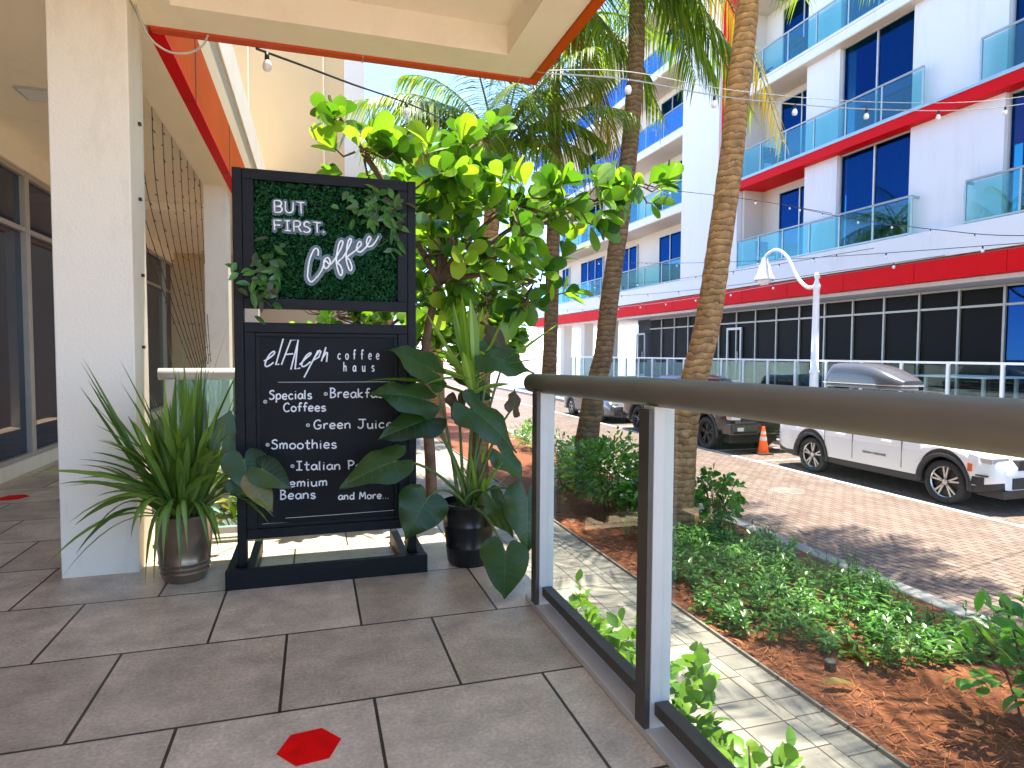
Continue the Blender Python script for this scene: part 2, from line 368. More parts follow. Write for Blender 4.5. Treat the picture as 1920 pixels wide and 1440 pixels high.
# red fascia running down the street side of the walkway roof, stepped parapet above it
rf = MB().box(XC+0.002, -0.80, 4.18, 22, 2.972, 2.99)
rf.build('fascia', M['red'], cafe)
MB().box(XC+0.002, -0.802, 4.18, 22, 2.991, 3.47).build('fascia', M['bounce_face'], cafe)
fj = MB()
for y in (5.2, 7.15, 9.1, 11.1, 13.1): fj.box(XC+0.01, -0.797, y-0.004, y+0.004, 2.969, 3.46)
fj.build('fascia_joint', M['dark_part'], cafe)
MB().box(-1.1, -0.815, 4.18, 22, 3.472, 3.93).build('parapet', M['tan'], cafe)
MB().box(-1.1, -0.795, 4.18, 22, 3.932, 4.42).build('coping', M['stucco'], cafe, bevel=0.01)
# wing of the building closing the view, facing the camera
MB().box(-9, 0.64, 14.0, 19, -1.5, 9.4).build('wing_wall', M['tan'], cafe)
MB().box(0.642, 1.06, 13.94, 19, -1.5, 9.4).build('wing_pier', M['white'], cafe)
jj = MB()
for x in (0.236, -1.2): jj.box(x-0.012, x+0.012, 13.985, 14.001, -1.0, 9.3)
for z in (4.2, 7.6): jj.box(-6, 0.63, 13.985, 14.001, z-0.012, z+0.012)
jj.build('wall_joint', M['stucco'], cafe)
# canopy overhead: soffit rim, recessed coffer, red edge
ZS = 2.97
x0, x1, y0, y1 = XC, 1.37, 0.7, 4.065  # near end cut short out of view so sunlit floor brightens the deck
cx0, cx1, cy0, cy1 = -0.70, 1.135, 1.0, 3.80
cb = MB()
cb.box(x0, x1, cy1, y1, ZS, 3.45).box(x0, x1, y0, cy0, ZS, 3.45).box(x0, cx0, cy0, cy1, ZS, 3.45).box(cx1, x1, cy0, cy1, ZS, 3.45)
cb.build('canopy_rim', M['soffit'], cafe)
MB().box(cx0, cx1, cy0, cy1, 3.14, 3.44).build('canopy_panel', M['soffit'], cafe)
MB().box(x0+0.03, x1+0.065, y1+0.001, y1+0.075, ZS-0.012, 3.47).build('canopy_edge', M['redor'], cafe, bevel=0.004)
MB().box(x1+0.001, x1+0.065, y0, y1, ZS-0.012, 3.47).build('canopy_edge', M['bounce_face'], cafe, bevel=0.004)
ej = MB().box(0.297, 0.303, y1+0.0, y1+0.078, ZS-0.015, 3.46).box(1.30, 1.306, y1+0.0, y1+0.078, ZS-0.015, 3.46).box(x1, x1+0.068, 3.93, 3.936, ZS-0.015, 3.46).box(x1, x1+0.068, 2.4, 2.406, ZS-0.015, 3.46)
ej.build('fascia_joint', M['alu_warm'], cafe)
# walkway storefront on the left
XW = -2.65
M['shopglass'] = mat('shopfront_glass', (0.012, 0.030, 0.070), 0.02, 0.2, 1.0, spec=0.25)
MB().box(XW-0.1, XW+0.02, -7, 22, 0, 0.14).build('storefront_kerb', M['stucco'], cafe, bevel=0.01)
MB().box(XW-0.3, XW+0.05, -7, 22, 2.88, 3.098).build('storefront_header', M['soffit'], cafe)
def shop_window(y0_, y1_):
    f = MB(); t = 0.045
    for z in (0.14, 2.30, 2.83): f.box(XW-0.06, XW+0.025, y0_+t, y1_-t, z, z+t)
    f.box(XW-0.06, XW+0.03, y0_+0.002, y0_+t, 0.14, 2.878).box(XW-0.06, XW+0.03, y1_-t, y1_-0.002, 0.14, 2.878)
    fo = f.build('window', M['alu_warm'], cafe, bevel=0.003)
    MB().box(XW-0.03, XW-0.02, y0_+t, y1_-t, 0.185, 2.30).box(XW-0.03, XW-0.02, y0_+t, y1_-t, 2.345, 2.83).build('pane', M['shopglass'], fo)
yy = -3.1
for k in range(13):
    shop_window(yy, yy+1.49); yy += 1.49
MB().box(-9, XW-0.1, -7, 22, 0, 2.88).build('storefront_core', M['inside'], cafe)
MB().box(-9, -2.9, -7, 22, 2.881, 12.0).build('upper_wall', M['stucco'], cafe)

# red floor stickers
def sticker(c, r, rot, label):
    mb = MB(); pts = [(c[0]+r*math.cos(rot+k*PI/3), c[1]+r*math.sin(rot+k*PI/3)) for k in range(6)]
    mb.prism(pts, 'z', 0.0005, 0.0025)
    tag(mb.build('floor_sticker', M['sticker']), label, 'sticker', 'red floor stickers')
M['sticker'] = mat('red_vinyl', (0.85, 0.002, 0.003), 0.5, 0.16, 14, 0.1, 60, spec=0.12)
sticker((-0.024, 1.934), 0.092, 0.12, 'red hexagon sticker on the grey floor tiles in front of the menu sign')
sticker((-2.30, 5.99), 0.11, 0.1, 'red hexagon sticker on the walkway floor beside the shop windows')

# ------------------------------------------------------------------ deck railing along the street side
rail = thing('deck_railing', 'glass panel railing with thick taupe round handrail along the deck', 'railing', (1.0, 1.7, 0))
xr = 0.985
MB().tube([(xr, 2.86, 1.027), (xr+.002, 2.5, 1.034), (.995, 1.6, 1.051), (1.0, .68, 1.058), (1.0, -4, 1.068)], 0.0438, 24).build('handrail', M['rail'], rail, smooth=True)
MB().box(0.945, 1.055, -4, 2.83, 0.0005, 0.03).build('base_plate', M['post'], rail, bevel=0.004)
for yp in (2.68, 1.68, 0.45, -0.8, -2.1):
    p_ = MB().box(0.962, 1.03, yp, yp+0.065, 0.028, 1.01).build('post', M['post'], rail, bevel=0.003)
    MB().box(0.945, 0.9615, yp+0.002, yp+0.063, 0.028, 1.0).build('dark_part', M['dark_part'], p_)  # dark strip covering the post's deck-side face
for a, b in ((1.747, 2.678), (0.517, 1.678), (-0.733, 0.448), (-2.033, -0.802)):
    MB().box(0.995, 1.003, a, b, 0.112, 1.0).build('glass_panel', M['glass'], rail)
    MB().box(0.975, 1.022, a, b, 0.072, 0.112).build('bottom_rail', M['dark_part'], rail, bevel=0.003)
    MB().box(1.024, 1.034, a, b, 0.050, 0.095).build('trim', M['post'], rail)
rail2 = thing('side_railing', 'pale grey glass railing between the column and the menu sign', 'railing', (-0.5, 4.33, 0))
MB().tube([(-0.9, 4.33, 1.03), (0.42, 4.33, 1.03)], 0.036, 18).build('handrail', M['post'], rail2, smooth=True)
for xp in (-0.86, 0.36):
    MB().box(xp, xp+0.06, 4.30, 4.36, 0, 1.0).build('post', M['post'], rail2, bevel=0.003)
MB().box(-0.80, 0.36, 4.325, 4.335, 0.07, 0.995).build('glass_panel', M['balglass'], rail2)
MB().box(-0.80, 0.36, 4.31, 4.35, 0.03, 0.07).build('bottom_rail', M['post'], rail2)

# ------------------------------------------------------------------ opposite building
apt = thing('apartment_building', 'white apartment block with red bands, glass balconies and dark shopfront', 'building', (15.5, 14, -1.42))
XF, XWALL, XREC = 15.5, 15.8, 16.65
ZL = [4.45, 7.80, 11.12, 14.45, 17.8]
Y_N, Y_F = -6.0, 25.0
M['winglass'] = glass_mat('window_glass', (0.17, 0.43, 0.47), (0.03, 0.12, 0.42), 0.12, 0.0, hi=0.5)
def apt_window(y0_, y1_, z0_, z1_, x, nsplit=1, curtain=True):
    t = 0.05; f = MB()
    f.box(x-0.03, x+0.06, y0_, y1_, z0_, z0_+t).box(x-0.03, x+0.06, y0_, y1_, z1_-t, z1_)
    n = nsplit+1
    for k in range(n+1):
        yc = y0_ + (y1_-y0_-t)*k/n
        f.box(x-0.028, x+0.058, yc, yc+t, z0_+t, z1_-t)
    fo = f.build('window', M['alu'], apt)
    MB().box(x+0.015, x+0.022, y0_+0.02, y1_-0.02, z0_+0.02, z1_-0.02).build('pane', M['winglass'], fo)
    if curtain:
        mb = MB(); nseg = int((y1_-y0_)/0.045); vs = []
        for k in range(nseg+1):
            yv = y0_+(y1_-y0_)*(.62 if int(y0_*3+z0_*7) % 3 == 0 else 1)*k/nseg; xv = x+0.22+0.035*math.sin(k*1.9)+0.015*math.sin(k*0.7)
            vs += [(xv, yv, z0_+0.03), (xv, yv, z1_-0.03)]
        mb.add(vs, [(2*k, 2*k+2, 2*k+3, 2*k+1) for k in range(nseg)])
        mb.build('curtain', M['curtain'], fo, smooth=True)
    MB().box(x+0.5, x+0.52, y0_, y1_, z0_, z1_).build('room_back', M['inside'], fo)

def rail_bal(y0_, y1_, z, x=XF, glass='balglass', n=None, h=1.05):
    r_ = MB().tube([(x+0.06, y0_, z+h), (x+0.06, y1_, z+h)], 0.035, 8).build('balcony_rail', M['alu_teal'], apt, smooth=True)
    n = n or max(2, round((y1_-y0_)/1.25))
    for k in range(n+1):
        yc = y0_ + (y1_-y0_)*k/n
        MB().box(x+0.04, x+0.08, yc-0.025, yc+0.025, z, z+h-0.02).build('post', M['alu_teal'], r_)
    MB().box(x+0.055, x+0.065, y0_, y1_, z+0.06, z+h-0.06).build('glass_panel', M[glass], r_)
    MB().box(x+0.035, x+0.085, y0_, y1_, z+0.01, z+0.06).build('bottom_rail', M['alu_teal'], r_)
M['alu_teal'] = mat('grey_green_aluminium', (0.36, 0.43, 0.44), 0.35, 0.05, 6, metal=0.3)

def solid_wall(y0_, y1_, z0_, z1_, x=XWALL, d=0.5): return MB().box(x, x+d, y0_, y1_, z0_, z1_)
# bays: (recess, wall, window) mirrored about y = 12.6
for li, z in enumerate(ZL[:-1]):
    zt = ZL[li+1]-0.36; zb = z
    parts = [(13.95, 11.40), (8.75, 7.3), (4.1, Y_N), (17.95, 16.55)]
    for b, a in parts: MB().box(XWALL, XWALL+0.36, a, b, zb, zt).build('wall', M['white'], apt)
    for (a, b) in ((13.95, 16.55), (8.75, 11.40)):
        apt_window(a, b, zb+0.02, zt-0.002, XWALL+0.14)
    for (a, b, wa, wb) in ((17.95, 21.1, 17.98, 20.15), (4.1, 7.3, 5.1, 7.27)):
        MB().box(XREC, XREC+0.3, a, b, zb, zt).build('recess_wall', M['cream'], apt)
        MB().box(XWALL+0.361, XREC, a-0.12, a-0.001, zb, zt).build('side_wall', M['cream'], apt)
        MB().box(XWALL, XREC, b, b+0.12, zb, zt).build('side_wall', M['cream'], apt)
        apt_window(wa, wb, zb+0.02, zt-0.25, XREC-0.04, 1, False)
    # slab above this storey
    zs0, zs1 = zt, ZL[li+1]
    red = (li == 0)
    sm = MB().box(XF, 20, Y_N, 21.25, zs0+0.001, zs1-0.07)
    sm.build('slab', M['red'] if red else M['white'], apt)
    MB().box(XF-0.03, 20, Y_N, 21.25, zs1-0.069, zs1-0.002).build('slab_lip', M['alu_teal'] if red else M['white'], apt)
    if not red: MB().box(XF+0.02, XREC, Y_N, 21.2, zs0-0.02, zs0).build('balcony_soffit', M['cream'], apt)
rail_bal(13.62, 21.15, ZL[0]); rail_bal(4.2, 12.12, ZL[0], n=6)
for z in ZL[1:4]:
    rail_bal(13.4, 21.2, z); rail_bal(4.2, 11.85, z, n=6)
for yb in (13.62, 12.12):                                      # returns of the terrace railing
    MB().box(XF+0.09, XWALL, yb-0.02, yb+0.02, ZL[0]+0.98, ZL[0]+1.05).build('rail_return', M['alu_teal'], apt)
MB().box(XF+0.3, 24, Y_N, 26, 17.9, 20).build('roof_parapet', M['white'], apt)
# tall pier, red vertical band
MB().box(XF-0.02, 18, 22.35, 25.0, 4.4, 20.2).build('pier', M['white'], apt)
MB().box(XF+0.1, 18, 21.26, 22.348, 7.46, 20.2).build('red_band', M['red'], apt)
MB().box(XF+0.1, 18, 21.26, 22.348, 4.42, 7.458).build('wall', M['white'], apt)
# base: white parapet band, reveal, red band, soffit
MB().box(XF, XREC+3, Y_N, 45, 3.72, 4.44).build('parapet', M['white'], apt, bevel=0.01)
MB().box(XF+0.22, XREC+3, Y_N, 45, 3.60, 3.719).build('reveal', M['cream'], apt)
rb = MB(); y = Y_N
while y < 45:
    rb.box(XF+0.0, XF+0.3, y+0.004, y+2.42, 3.13, 3.66); y += 2.43
rb.build('red_band', M['red'], apt, bevel=0.004)
MB().box(XF+0.302, XREC+3, Y_N, 45, 3.02, 3.599).build('shop_soffit', M['white'], apt)
dl = MB()
for y in (6.5, 10.2, 13.9, 17.6, 21.3, 25, 28.7): dl.lathe([(0, -0.006), (0.07, -0.006), (0.10, 0.001)], (16.3, y, 3.018), 14)
dl.build('downlight', M['whitepaint'], apt)
# ground floor shopfront
XSF = 17.0
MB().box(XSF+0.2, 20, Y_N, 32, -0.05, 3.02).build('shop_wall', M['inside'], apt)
def shop_bay(y0_, y1_, dark=True):
    t = 0.06; f = MB()
    for z in (-0.05, 2.46, 2.95): f.box(XSF-0.04, XSF+0.06, y0_+t/2, y1_-t/2, z, z+t)
    f.box(XSF-0.05, XSF+0.06, y0_-t/2, y0_+t/2, -0.05, 3.018)
    fo = f.build('window', M['alu_warm'], apt)
    if dark:
        MB().box(XSF+0.01, XSF+0.02, y0_+t/2, y1_-t/2, 0.95, 2.46).box(XSF+0.01, XSF+0.02, y0_+t/2, y1_-t/2, 2.52, 2.95).build('pane', M['shade'], fo)
        MB().box(XSF+0.01, XSF+0.02, y0_+t/2, y1_-t/2, 0.01, 0.948).build('pane', M['shade_lo'], fo)
    else:
        MB().box(XSF+0.01, XSF+0.02, y0_+t/2, y1_-t/2, 0.01, 2.46).box(XSF+0.01, XSF+0.02, y0_+t/2, y1_-t/2, 2.52, 2.95).build('pane', M['winglass'], fo)
ym = [12.06-1.22*k for k in range(14, 0, -1)]
for k in range(16): ym.append(12.06+1.215*k)
for a, b in zip(ym[:-1], ym[1:]): shop_bay(a, b, a > 11.9)
for y in (22.6, 30.7):
    d_ = MB().box(XSF-0.09, XSF-0.02, y, y+0.09, -0.03, 2.3).box(XSF-0.09, XSF-0.02, y+0.9, y+0.99, -0.03, 2.3).box(XSF-0.09, XSF-0.02, y+0.09, y+0.9, 2.2, 2.3).box(XSF-0.09, XSF-0.02, y+0.09, y+0.9, -0.03, 0.1)
    do = d_.build('door', M['alu'], apt); MB().box(XSF-0.16, XSF-0.12, y+0.15, y+0.18, 0.8, 1.3).build('handle', M['alu'], do)
for y in (33.0, 36.4, 39.8, 43.2): MB().box(15.9, 16.5, y, y+0.6, -1.42, 3.02).build('column', M['cream'], apt)
# far wing with long balconies
for li, z in enumerate(ZL[:-1]):
    zt = ZL[li+1]-0.34
    wm = MB().box(16.9, 17.4, 25.0, 45, z, zt); wm.build('wing_wall', M['cream'], apt)
    for a, b in ((26.0, 29.2), (31.5, 33.4), (35.8, 39.2), (41.2, 42.5)):
        apt_window(a, b, z+0.05, zt-0.35, 16.83, 2 if b-a > 2 else 1, False)
    MB().box(XF, 18, 25.0, 45, zt+0.002, ZL[li+1]-0.003).build('slab', M['white'], apt)
    MB().box(XF+0.03, 16.9, 25.0, 45, zt-0.02, zt).build('balcony_soffit', M['cream'], apt)
rail_bal(25.05, 45, ZL[0]-0.0, n=12, h=1.0)
for z in ZL[1:2]: rail_bal(25.05, 45, z, n=12)
for z in ZL[2:4]: rail_bal(25.05, 45, z, glass='farglass', n=12)
# balcony furniture
M['chair_dark'] = mat('dark_wicker', (0.03, 0.035, 0.04), 0.7, 0.2, 20)
def patio_chair(x, y, z, label):
    t = thing('balcony_chair', label, 'chair', (x, y, z), 'chairs on the balconies')
    MB().box(x-.27, x+.27, y-.27, y+.27, z+.36, z+.44).build('seat', M['chair_dark'], t, bevel=0.02)
    MB().box(x-.27, x+.27, y+.21, y+.28, z+.44, z+.92).build('backrest', M['chair_dark'], t, bevel=0.02)
    for sx in (-.24, .24):
        for sy in (-.24, .24): MB().box(x+sx-.02, x+sx+.02, y+sy-.02, y+sy+.02, z, z+.36).build('leg', M['chair_dark'], t)
    for sx in (-.27, .23): MB().box(x+sx, x+sx+.04, y-.25, y+.21, z+.58, z+.62).build('armrest', M['chair_dark'], t)
patio_chair(15.95, 18.3, ZL[2], 'dark wicker chair on the upper balcony above the red band')
patio_chair(15.95, 20.4, ZL[2], 'dark wicker chair on the upper balcony beside the red vertical band')
patio_chair(15.95, 19.7, ZL[1], 'dark wicker chair behind glass on the red edged balcony')
patio_chair(16.0, 26.6, ZL[2], 'dark wicker chair on the wing balcony next to the white pier')
patio_chair(16.0, 28.2, ZL[2], 'dark wicker chair on the wing balcony, farther from the white pier')
patio_chair(15.95, 20.0, ZL[0], 'dark wicker chair on the lowest terrace behind its glass railing')

# raised terrace in front of the shops and its railing
struct('terrace', MB().box(13.05, 17.0, -8, 32, -1.45, -0.05), M['concrete'])
struct('pavement', MB().box(12.95, 20, 32, 140, -1.55, -1.30).box(12.95, 13.05, -10, 32, -1.55, -1.30), M['concrete'])
tr = thing('terrace_railing', 'pale metal and glass railing along the raised terrace across the street', 'railing', (13.2, 15, -0.05))
MB().box(13.16, 13.24, 0, 32, 0.985, 1.035).build('top_rail', M['whitepaint'], tr)
y = 9.36-1.16*8
while y < 32:
    MB().box(13.17, 13.23, y-0.03, y+0.03, -0.05, 0.984).build('post', M['whitepaint'], tr); y += 1.16
MB().box(13.196, 13.204, 0, 32, 0.03, 0.95).build('glass_panel', M['termglass'], tr)
tb = thing('patio_table', 'white patio table on the raised terrace behind its railing', 'table', (14.6, 11.4, -0.05))
MB().box(13.9, 15.3, 10.2, 12.0, 0.66, 0.70).build('tabletop', M['whitepaint'], tb, bevel=0.01)
for sx in (14.1, 15.1):
    for sy in (10.4, 11.8): MB().box(sx-.03, sx+.03, sy-.03, sy+.03, -0.05, 0.66).build('leg', M['alu'], tb)

# distant blocks and far trees close the street
M['farwhite'] = mat('distant_white_wall', (0.74, 0.75, 0.76), 0.8, 0.05, 0.2)
for i, (xa, xb, ya, h, lab) in enumerate(((-14, -2, 62, 11, 'distant white building behind the trees at the end of the garden'), (2, 13.5, 90, 9, 'distant white building closing the far end of the road'))):
    t = thing('distant_building', lab, 'building', ((xa+xb)/2, ya, -1.5))
    MB().box(xa, xb, ya, ya+12, -1.6, h).build('wall', M['farwhite'], t)
    for z in range(0, int(h)-3, 3):
        for k in range(int((xb-xa)/2.6)):
            xq = xa+0.8+k*2.6
            wd = MB().box(xq, xq+1.5, ya-0.03, ya+0.05, z+0.3, z+1.9).build('window', M['shade_lo'], t)
# ------------------------------------------------------------------ menu sign
sign = thing('menu_sign', 'tall black wooden menu sign with hedge panel, white lettering and chalkboard below', 'sign', (0.07, 3.55, 0))
W_ = M['black_wood']
bs = MB().box(-0.425, 0.567, 3.34, 3.385, 0.0, 0.095)
bs.build('base_bar', W_, sign, bevel=0.004)
for xa in (-0.425, -0.335, 0.435, 0.525):
    MB().box(xa, xa+0.042, 3.386, 3.95, 0.0, 0.088).build('base_runner', W_, sign, bevel=0.004)
for xa in (-0.379, 0.480): MB().box(xa, xa+0.045, 3.45, 3.515, 0.0, 2.075).build('post', W_, sign, bevel=0.004)
def frame(x0, x1, z0, z1, t, y0, y1, name):
    f = MB().box(x0, x1, y0, y1, z0, z0+t).box(x0, x1, y0, y1, z1-t, z1).box(x0, x0+t, y0, y1, z0+t, z1-t).box(x1-t, x1, y0, y1, z0+t, z1-t)
    return f.build(name, W_, sign, bevel=0.003)
frame(-0.333, 0.479, 1.385, 2.073, 0.052, 3.448, 3.51, 'top_frame')
frame(-0.333, 0.479, 0.215, 1.315, 0.050, 3.452, 3.51, 'lower_frame')
frame(-0.283, 0.429, 0.265, 1.265, 0.022, 3.462, 3.50, 'inner_moulding')
MB().box(-0.262, 0.408, 3.470, 3.50, 0.287, 1.243).build('chalkboard', M['chalk_face'], sign)
# hedge panel: a mat of tiny leaves on a dark backing
M['hedge'] = leaf_mat('artificial_hedge', [(0.002, 0.022, 0.007), (0.005, 0.05, 0.013), (0.010, 0.085, 0.024), (0.03, 0.15, 0.05)], 0.45, 0.1, spec=0.3)
MB().box(-0.281, 0.427, 3.475, 3.505, 1.437, 2.021).build('hedge_backing', M['hedge_back'], sign)
hp = MB(); r = random.Random(11)
for k in range(8500):
    x = r.uniform(-0.278, 0.424); z = r.uniform(1.44, 2.018); a = r.uniform(0, 2*PI)
    d = Vector((math.cos(a), -r.uniform(0.25, 1.1), math.sin(a)+0.15))
    hp.leaf((x, r.uniform(3.463, 3.474), z), d, (r.uniform(-1, 1), -1, r.uniform(-1, 1)), r.uniform(0.011, 0.022), r.uniform(0.006, 0.010), (0.3, 1, 0.05), 0, 0.2)
hp.build('hedge_panel', M['hedge'], sign)
# accent foliage corners
M['accent'] = leaf_mat('accent_leaves', [(0.03, 0.10, 0.02), (0.05, 0.17, 0.035), (0.10, 0.24, 0.05), (0.06, 0.05, 0.03), (0.10, 0.20, 0.12)], 0.35, 0.25)
def spray(cx, cz, rx, rz, n, seed):
    mb = MB(); r = random.Random(seed)
    for k in range(n):
        x = r.gauss(cx, rx); z = r.gauss(cz, rz); a = r.uniform(0, 2*PI)
        x = min(max(x, -0.36), 0.47); z = min(max(z, 1.34), 2.05)
        if -0.06 < x < 0.385 and z < 1.845: z = 1.845+r.uniform(0, .1); x = max(x, .2)
        if x > -.12 and x < .2: x = -.16-r.uniform(0, .1) if cx < 0 else x
        d = Vector((math.cos(a), -0.45, math.sin(a)-0.2))
        mb.leaf((x, 3.445-r.uniform(0, .03), z), d, (0, -1, 0.25), r.uniform(0.045, 0.085), r.uniform(0.022, 0.038), (0.1, 0.8, 1, 0.75, 0.03), 0.25, 0.25, twist=r.uniform(-.6, .6))
    for k in range(int(n/5)):
        x = r.gauss(cx, rx*.8); z = r.gauss(cz, rz*.8)
        mb.tube([(x, 3.47, z), (x+r.uniform(-.03, .03), 3.44, z-.03), (x+r.uniform(-.05, .05), 3.435, z-.07)], 0.0018, 5)
    return mb
spray(0.33, 1.90, 0.075, 0.075, 62, 3).build('leaf_spray', M['accent'], sign)
spray(0.41, 1.80, 0.03, 0.06, 20, 8).build('leaf_spray', M['accent'], sign)
spray(-0.22, 1.56, 0.06, 0.085, 60, 5).build('leaf_spray', M['accent'], sign)

# lettering: layout units on the two boards turned into metres
def bd(u, v, y=3.4685):
    x = -3.98802e-1 + 6.88946e-4*u - 1.15054e-5*v + 5.09099e-8*u*u + 7.7031e-9*u*v
    z = 1.349476 + 1.87703e-5*u - 7.4729e-4*v - 1.3235e-9*u*u - 5.36430e-8*u*v - 8.22845e-9*v*v
    return (x, y, z)
def hd(u, v, y=3.44):
    x = -3.84528e-1 + 4.45512e-4*u - 7.40861e-6*v + 2.1471e-8*u*u + 3.2527e-9*u*v
    z = 2.070194 + 4.1475e-5*u - 4.77368e-4*v + 1.3055e-9*u*u - 2.2023e-8*u*v - 3.868e-9*v*v
    return (x, y, z)
G = {  # stroke letters on a unit grid (cap height 1, x-height .6): lists of polylines
 'S': [[(.5,.85),(.35,1),(.12,.9),(.1,.68),(.35,.52),(.5,.32),(.4,.06),(.15,.0),(.0,.14)]],
 'C': [[(.6,.82),(.42,1),(.15,.85),(.04,.5),(.14,.12),(.38,0),(.62,.14)]],
 'B': [[(.08,1),(.08,0)],[(.0,1),(.3,1),(.46,.8),(.3,.55),(.1,.52)],[(.1,.52),(.4,.48),(.52,.24),(.34,.02),(.02,0)]],
 'G': [[(.6,.85),(.42,1),(.14,.84),(.04,.45),(.16,.08),(.4,0),(.6,.16),(.62,.42)],[(.36,.42),(.7,.42)]],
 'J': [[(.05,1),(.7,1)],[(.42,1),(.44,.3),(.3,.02),(.1,.04),(.02,.2)]],
 'I': [[(.02,1),(.5,1)],[(.26,1),(.26,0)],[(.0,0),(.52,0)]],
 'P': [[(.08,1),(.08,0)],[(.0,1),(.35,1),(.52,.76),(.36,.5),(.1,.46)]],
 'M': [[(.02,0),(.12,1),(.36,.35),(.62,1),(.7,0)]],
 'a': [[(.5,.48),(.3,.6),(.08,.44),(.06,.16),(.24,0),(.42,.14),(.5,.48)],[(.5,.58),(.5,.14),(.6,0)]],
 'b': [[(.06,1),(.06,0)],[(.06,.4),(.28,.6),(.5,.42),(.46,.1),(.24,0),(.06,.14)]],
 'c': [[(.46,.48),(.28,.6),(.08,.42),(.08,.14),(.28,0),(.5,.12)]],
 'd': [[(.48,.46),(.28,.6),(.08,.42),(.08,.14),(.26,0),(.46,.16)],[(.5,1),(.5,.12),(.58,0)]],
 'e': [[(.08,.3),(.48,.34),(.4,.56),(.22,.6),(.06,.38),(.1,.1),(.3,0),(.5,.1)]],
 'f': [[(.46,.9),(.34,1),(.22,.86),(.2,0)],[(.02,.55),(.42,.55)]],
 'h': [[(.06,1),(.06,0)],[(.06,.36),(.26,.6),(.44,.48),(.46,0)]],
 'i': [[(.1,.6),(.1,.08),(.16,0)],[(.09,.8),(.11,.84)]],
 'k': [[(.06,1),(.06,0)],[(.44,.6),(.08,.28),(.48,0)]],
 'l': [[(.08,1),(.08,.1),(.16,0)]],
 'm': [[(.05,.6),(.05,0)],[(.05,.4),(.2,.6),(.34,.46),(.34,0)],[(.34,.4),(.5,.6),(.64,.46),(.64,0)]],
 'n': [[(.05,.6),(.05,0)],[(.05,.38),(.26,.6),(.44,.46),(.46,0)]],
 'o': [[(.28,.6),(.08,.46),(.06,.16),(.26,0),(.48,.12),(.5,.42),(.28,.6)]],
 'p': [[(.06,.6),(.06,-.38)],[(.06,.42),(.28,.6),(.5,.42),(.44,.1),(.22,.02),(.06,.14)]],
 'r': [[(.06,.6),(.06,0)],[(.06,.34),(.22,.58),(.4,.54)]],
 's': [[(.42,.5),(.26,.6),(.08,.5),(.14,.34),(.36,.26),(.42,.1),(.24,0),(.04,.08)]],
 't': [[(.22,.95),(.22,.1),(.34,0),(.44,.04)],[(.02,.62),(.46,.62)]],
 'u': [[(.05,.6),(.07,.14),(.24,0),(.44,.16)],[(.46,.6),(.46,.08),(.54,0)]],
 'y': [[(.04,.6),(.12,.26),(.26,.16),(.42,.3)],[(.46,.6),(.42,-.1),(.26,-.36),(.06,-.3)]],
 '.': [[(.06,.0),(.1,.03)]], }
GW = dict(S=.6, C=.68, B=.62, G=.76, J=.72, I=.6, P=.6, M=.8, m=.76, i=.26, l=.26, f=.46, t=.5, r=.44)
GW['.'] = .2; GW[' '] = .42
def word(mb, txt, u0, v0, u1, v1, cap, rad, fn=bd, jit=0.02, seed=1):
    r = random.Random(seed); tot = sum(GW.get(c, .58)+.08 for c in txt); x = 0
    for c in txt:
        if c != ' ':
            dy = r.uniform(-jit, jit)
            for st in G[c]:
                q_ = catmull([(p[0], p[1], 0) for p in st], 5) if len(st) > 2 else [Vector((p[0], p[1], 0)) for p in st]
                pts = [fn(u0+(u1-u0)*(x+q.x)/tot, v0+(v1-v0)*(x+q.x)/tot-(q.y+dy)*cap) for q in q_]
                mb.tube(pts, rad, 6)
        x += GW.get(c, .58)+.08
def bullet(mb, u, v, r_=11):
    mb.tube([bd(u+r_*math.cos(a*PI/6), v+0.9*r_*math.sin(a*PI/6)) for a in range(13)], 0.0016, 5)
    mb.tube([bd(u+r_*.35*math.cos(a*PI/4+1), v+r_*.3*math.sin(a*PI/4+1)) for a in range(7)], 0.0013, 5)
RC = 0.0037
items = [('Specials', 262, 560, 555, 555, 58, 235, 575), ('Coffees', 355, 640, 648, 636, 56, None, None),
         ('Breakfast', 662, 546, 1070, 548, 60, 635, 523), ('Green Juice', 555, 755, 1085, 748, 58, 518, 730),
         ('Smoothies', 276, 888, 722, 882, 60, 251, 860), ('Italian Pastry', 440, 1026, 1070, 1018, 56, 415, 1001),
         ('Premium', 298, 1140, 655, 1130, 54, 263, 1138), ('Beans', 332, 1220, 582, 1213, 58, None, None), ('and More...', 718, 1222, 1058, 1214, 46, None, None)]
for i, (t, a, b, c, d, cap, bu, bv) in enumerate(items):
    mb = MB(); word(mb, t, a, b, c, d, cap, RC, seed=i+2)
    if bu: bullet(mb, bu, bv)
    mb.build('lettering', M['chalk'], sign)
lg = MB()
for st in ([(226,306),(262,286),(294,258),(292,242),(268,258),(244,296),(234,330),(244,342),(268,332),(290,314)], [(354,158),(304,332),(328,326)],
           [(342,330),(404,168),(454,166),(404,362)], [(374,262),(420,258)], [(452,166),(432,360),(466,352)],
           [(462,330),(500,292),(535,262),(532,252),(505,272),(480,315),(478,340),(500,338),(535,310)],
           [(585,235),(492,414)], [(560,285),(598,232),(604,240),(590,280),(552,300)], [(636,214),(606,308)], [(612,290),(640,245),(646,250),(640,312)]):
    sm = len(st) > 5
    pts = [bd(q[0], q[1]) for q in (catmull([(a, b, 0) for a, b in st], 4) if sm else [Vector((a, b, 0)) for a, b in st])]
    lg.tube(pts, 0.0040, 6)
lg.build('logo', M['chalk'], sign)
mb = MB()
def spaced(mb, txt, u0, u1, v, cap, rad):
    for i, c in enumerate(txt):
        word(mb, c, u0+(u1-u0)*i/(len(txt)-1), v, u0+(u1-u0)*i/(len(txt)-1)+cap*0.62*(GW.get(c, .58)+.08), v, cap, rad, jit=0)
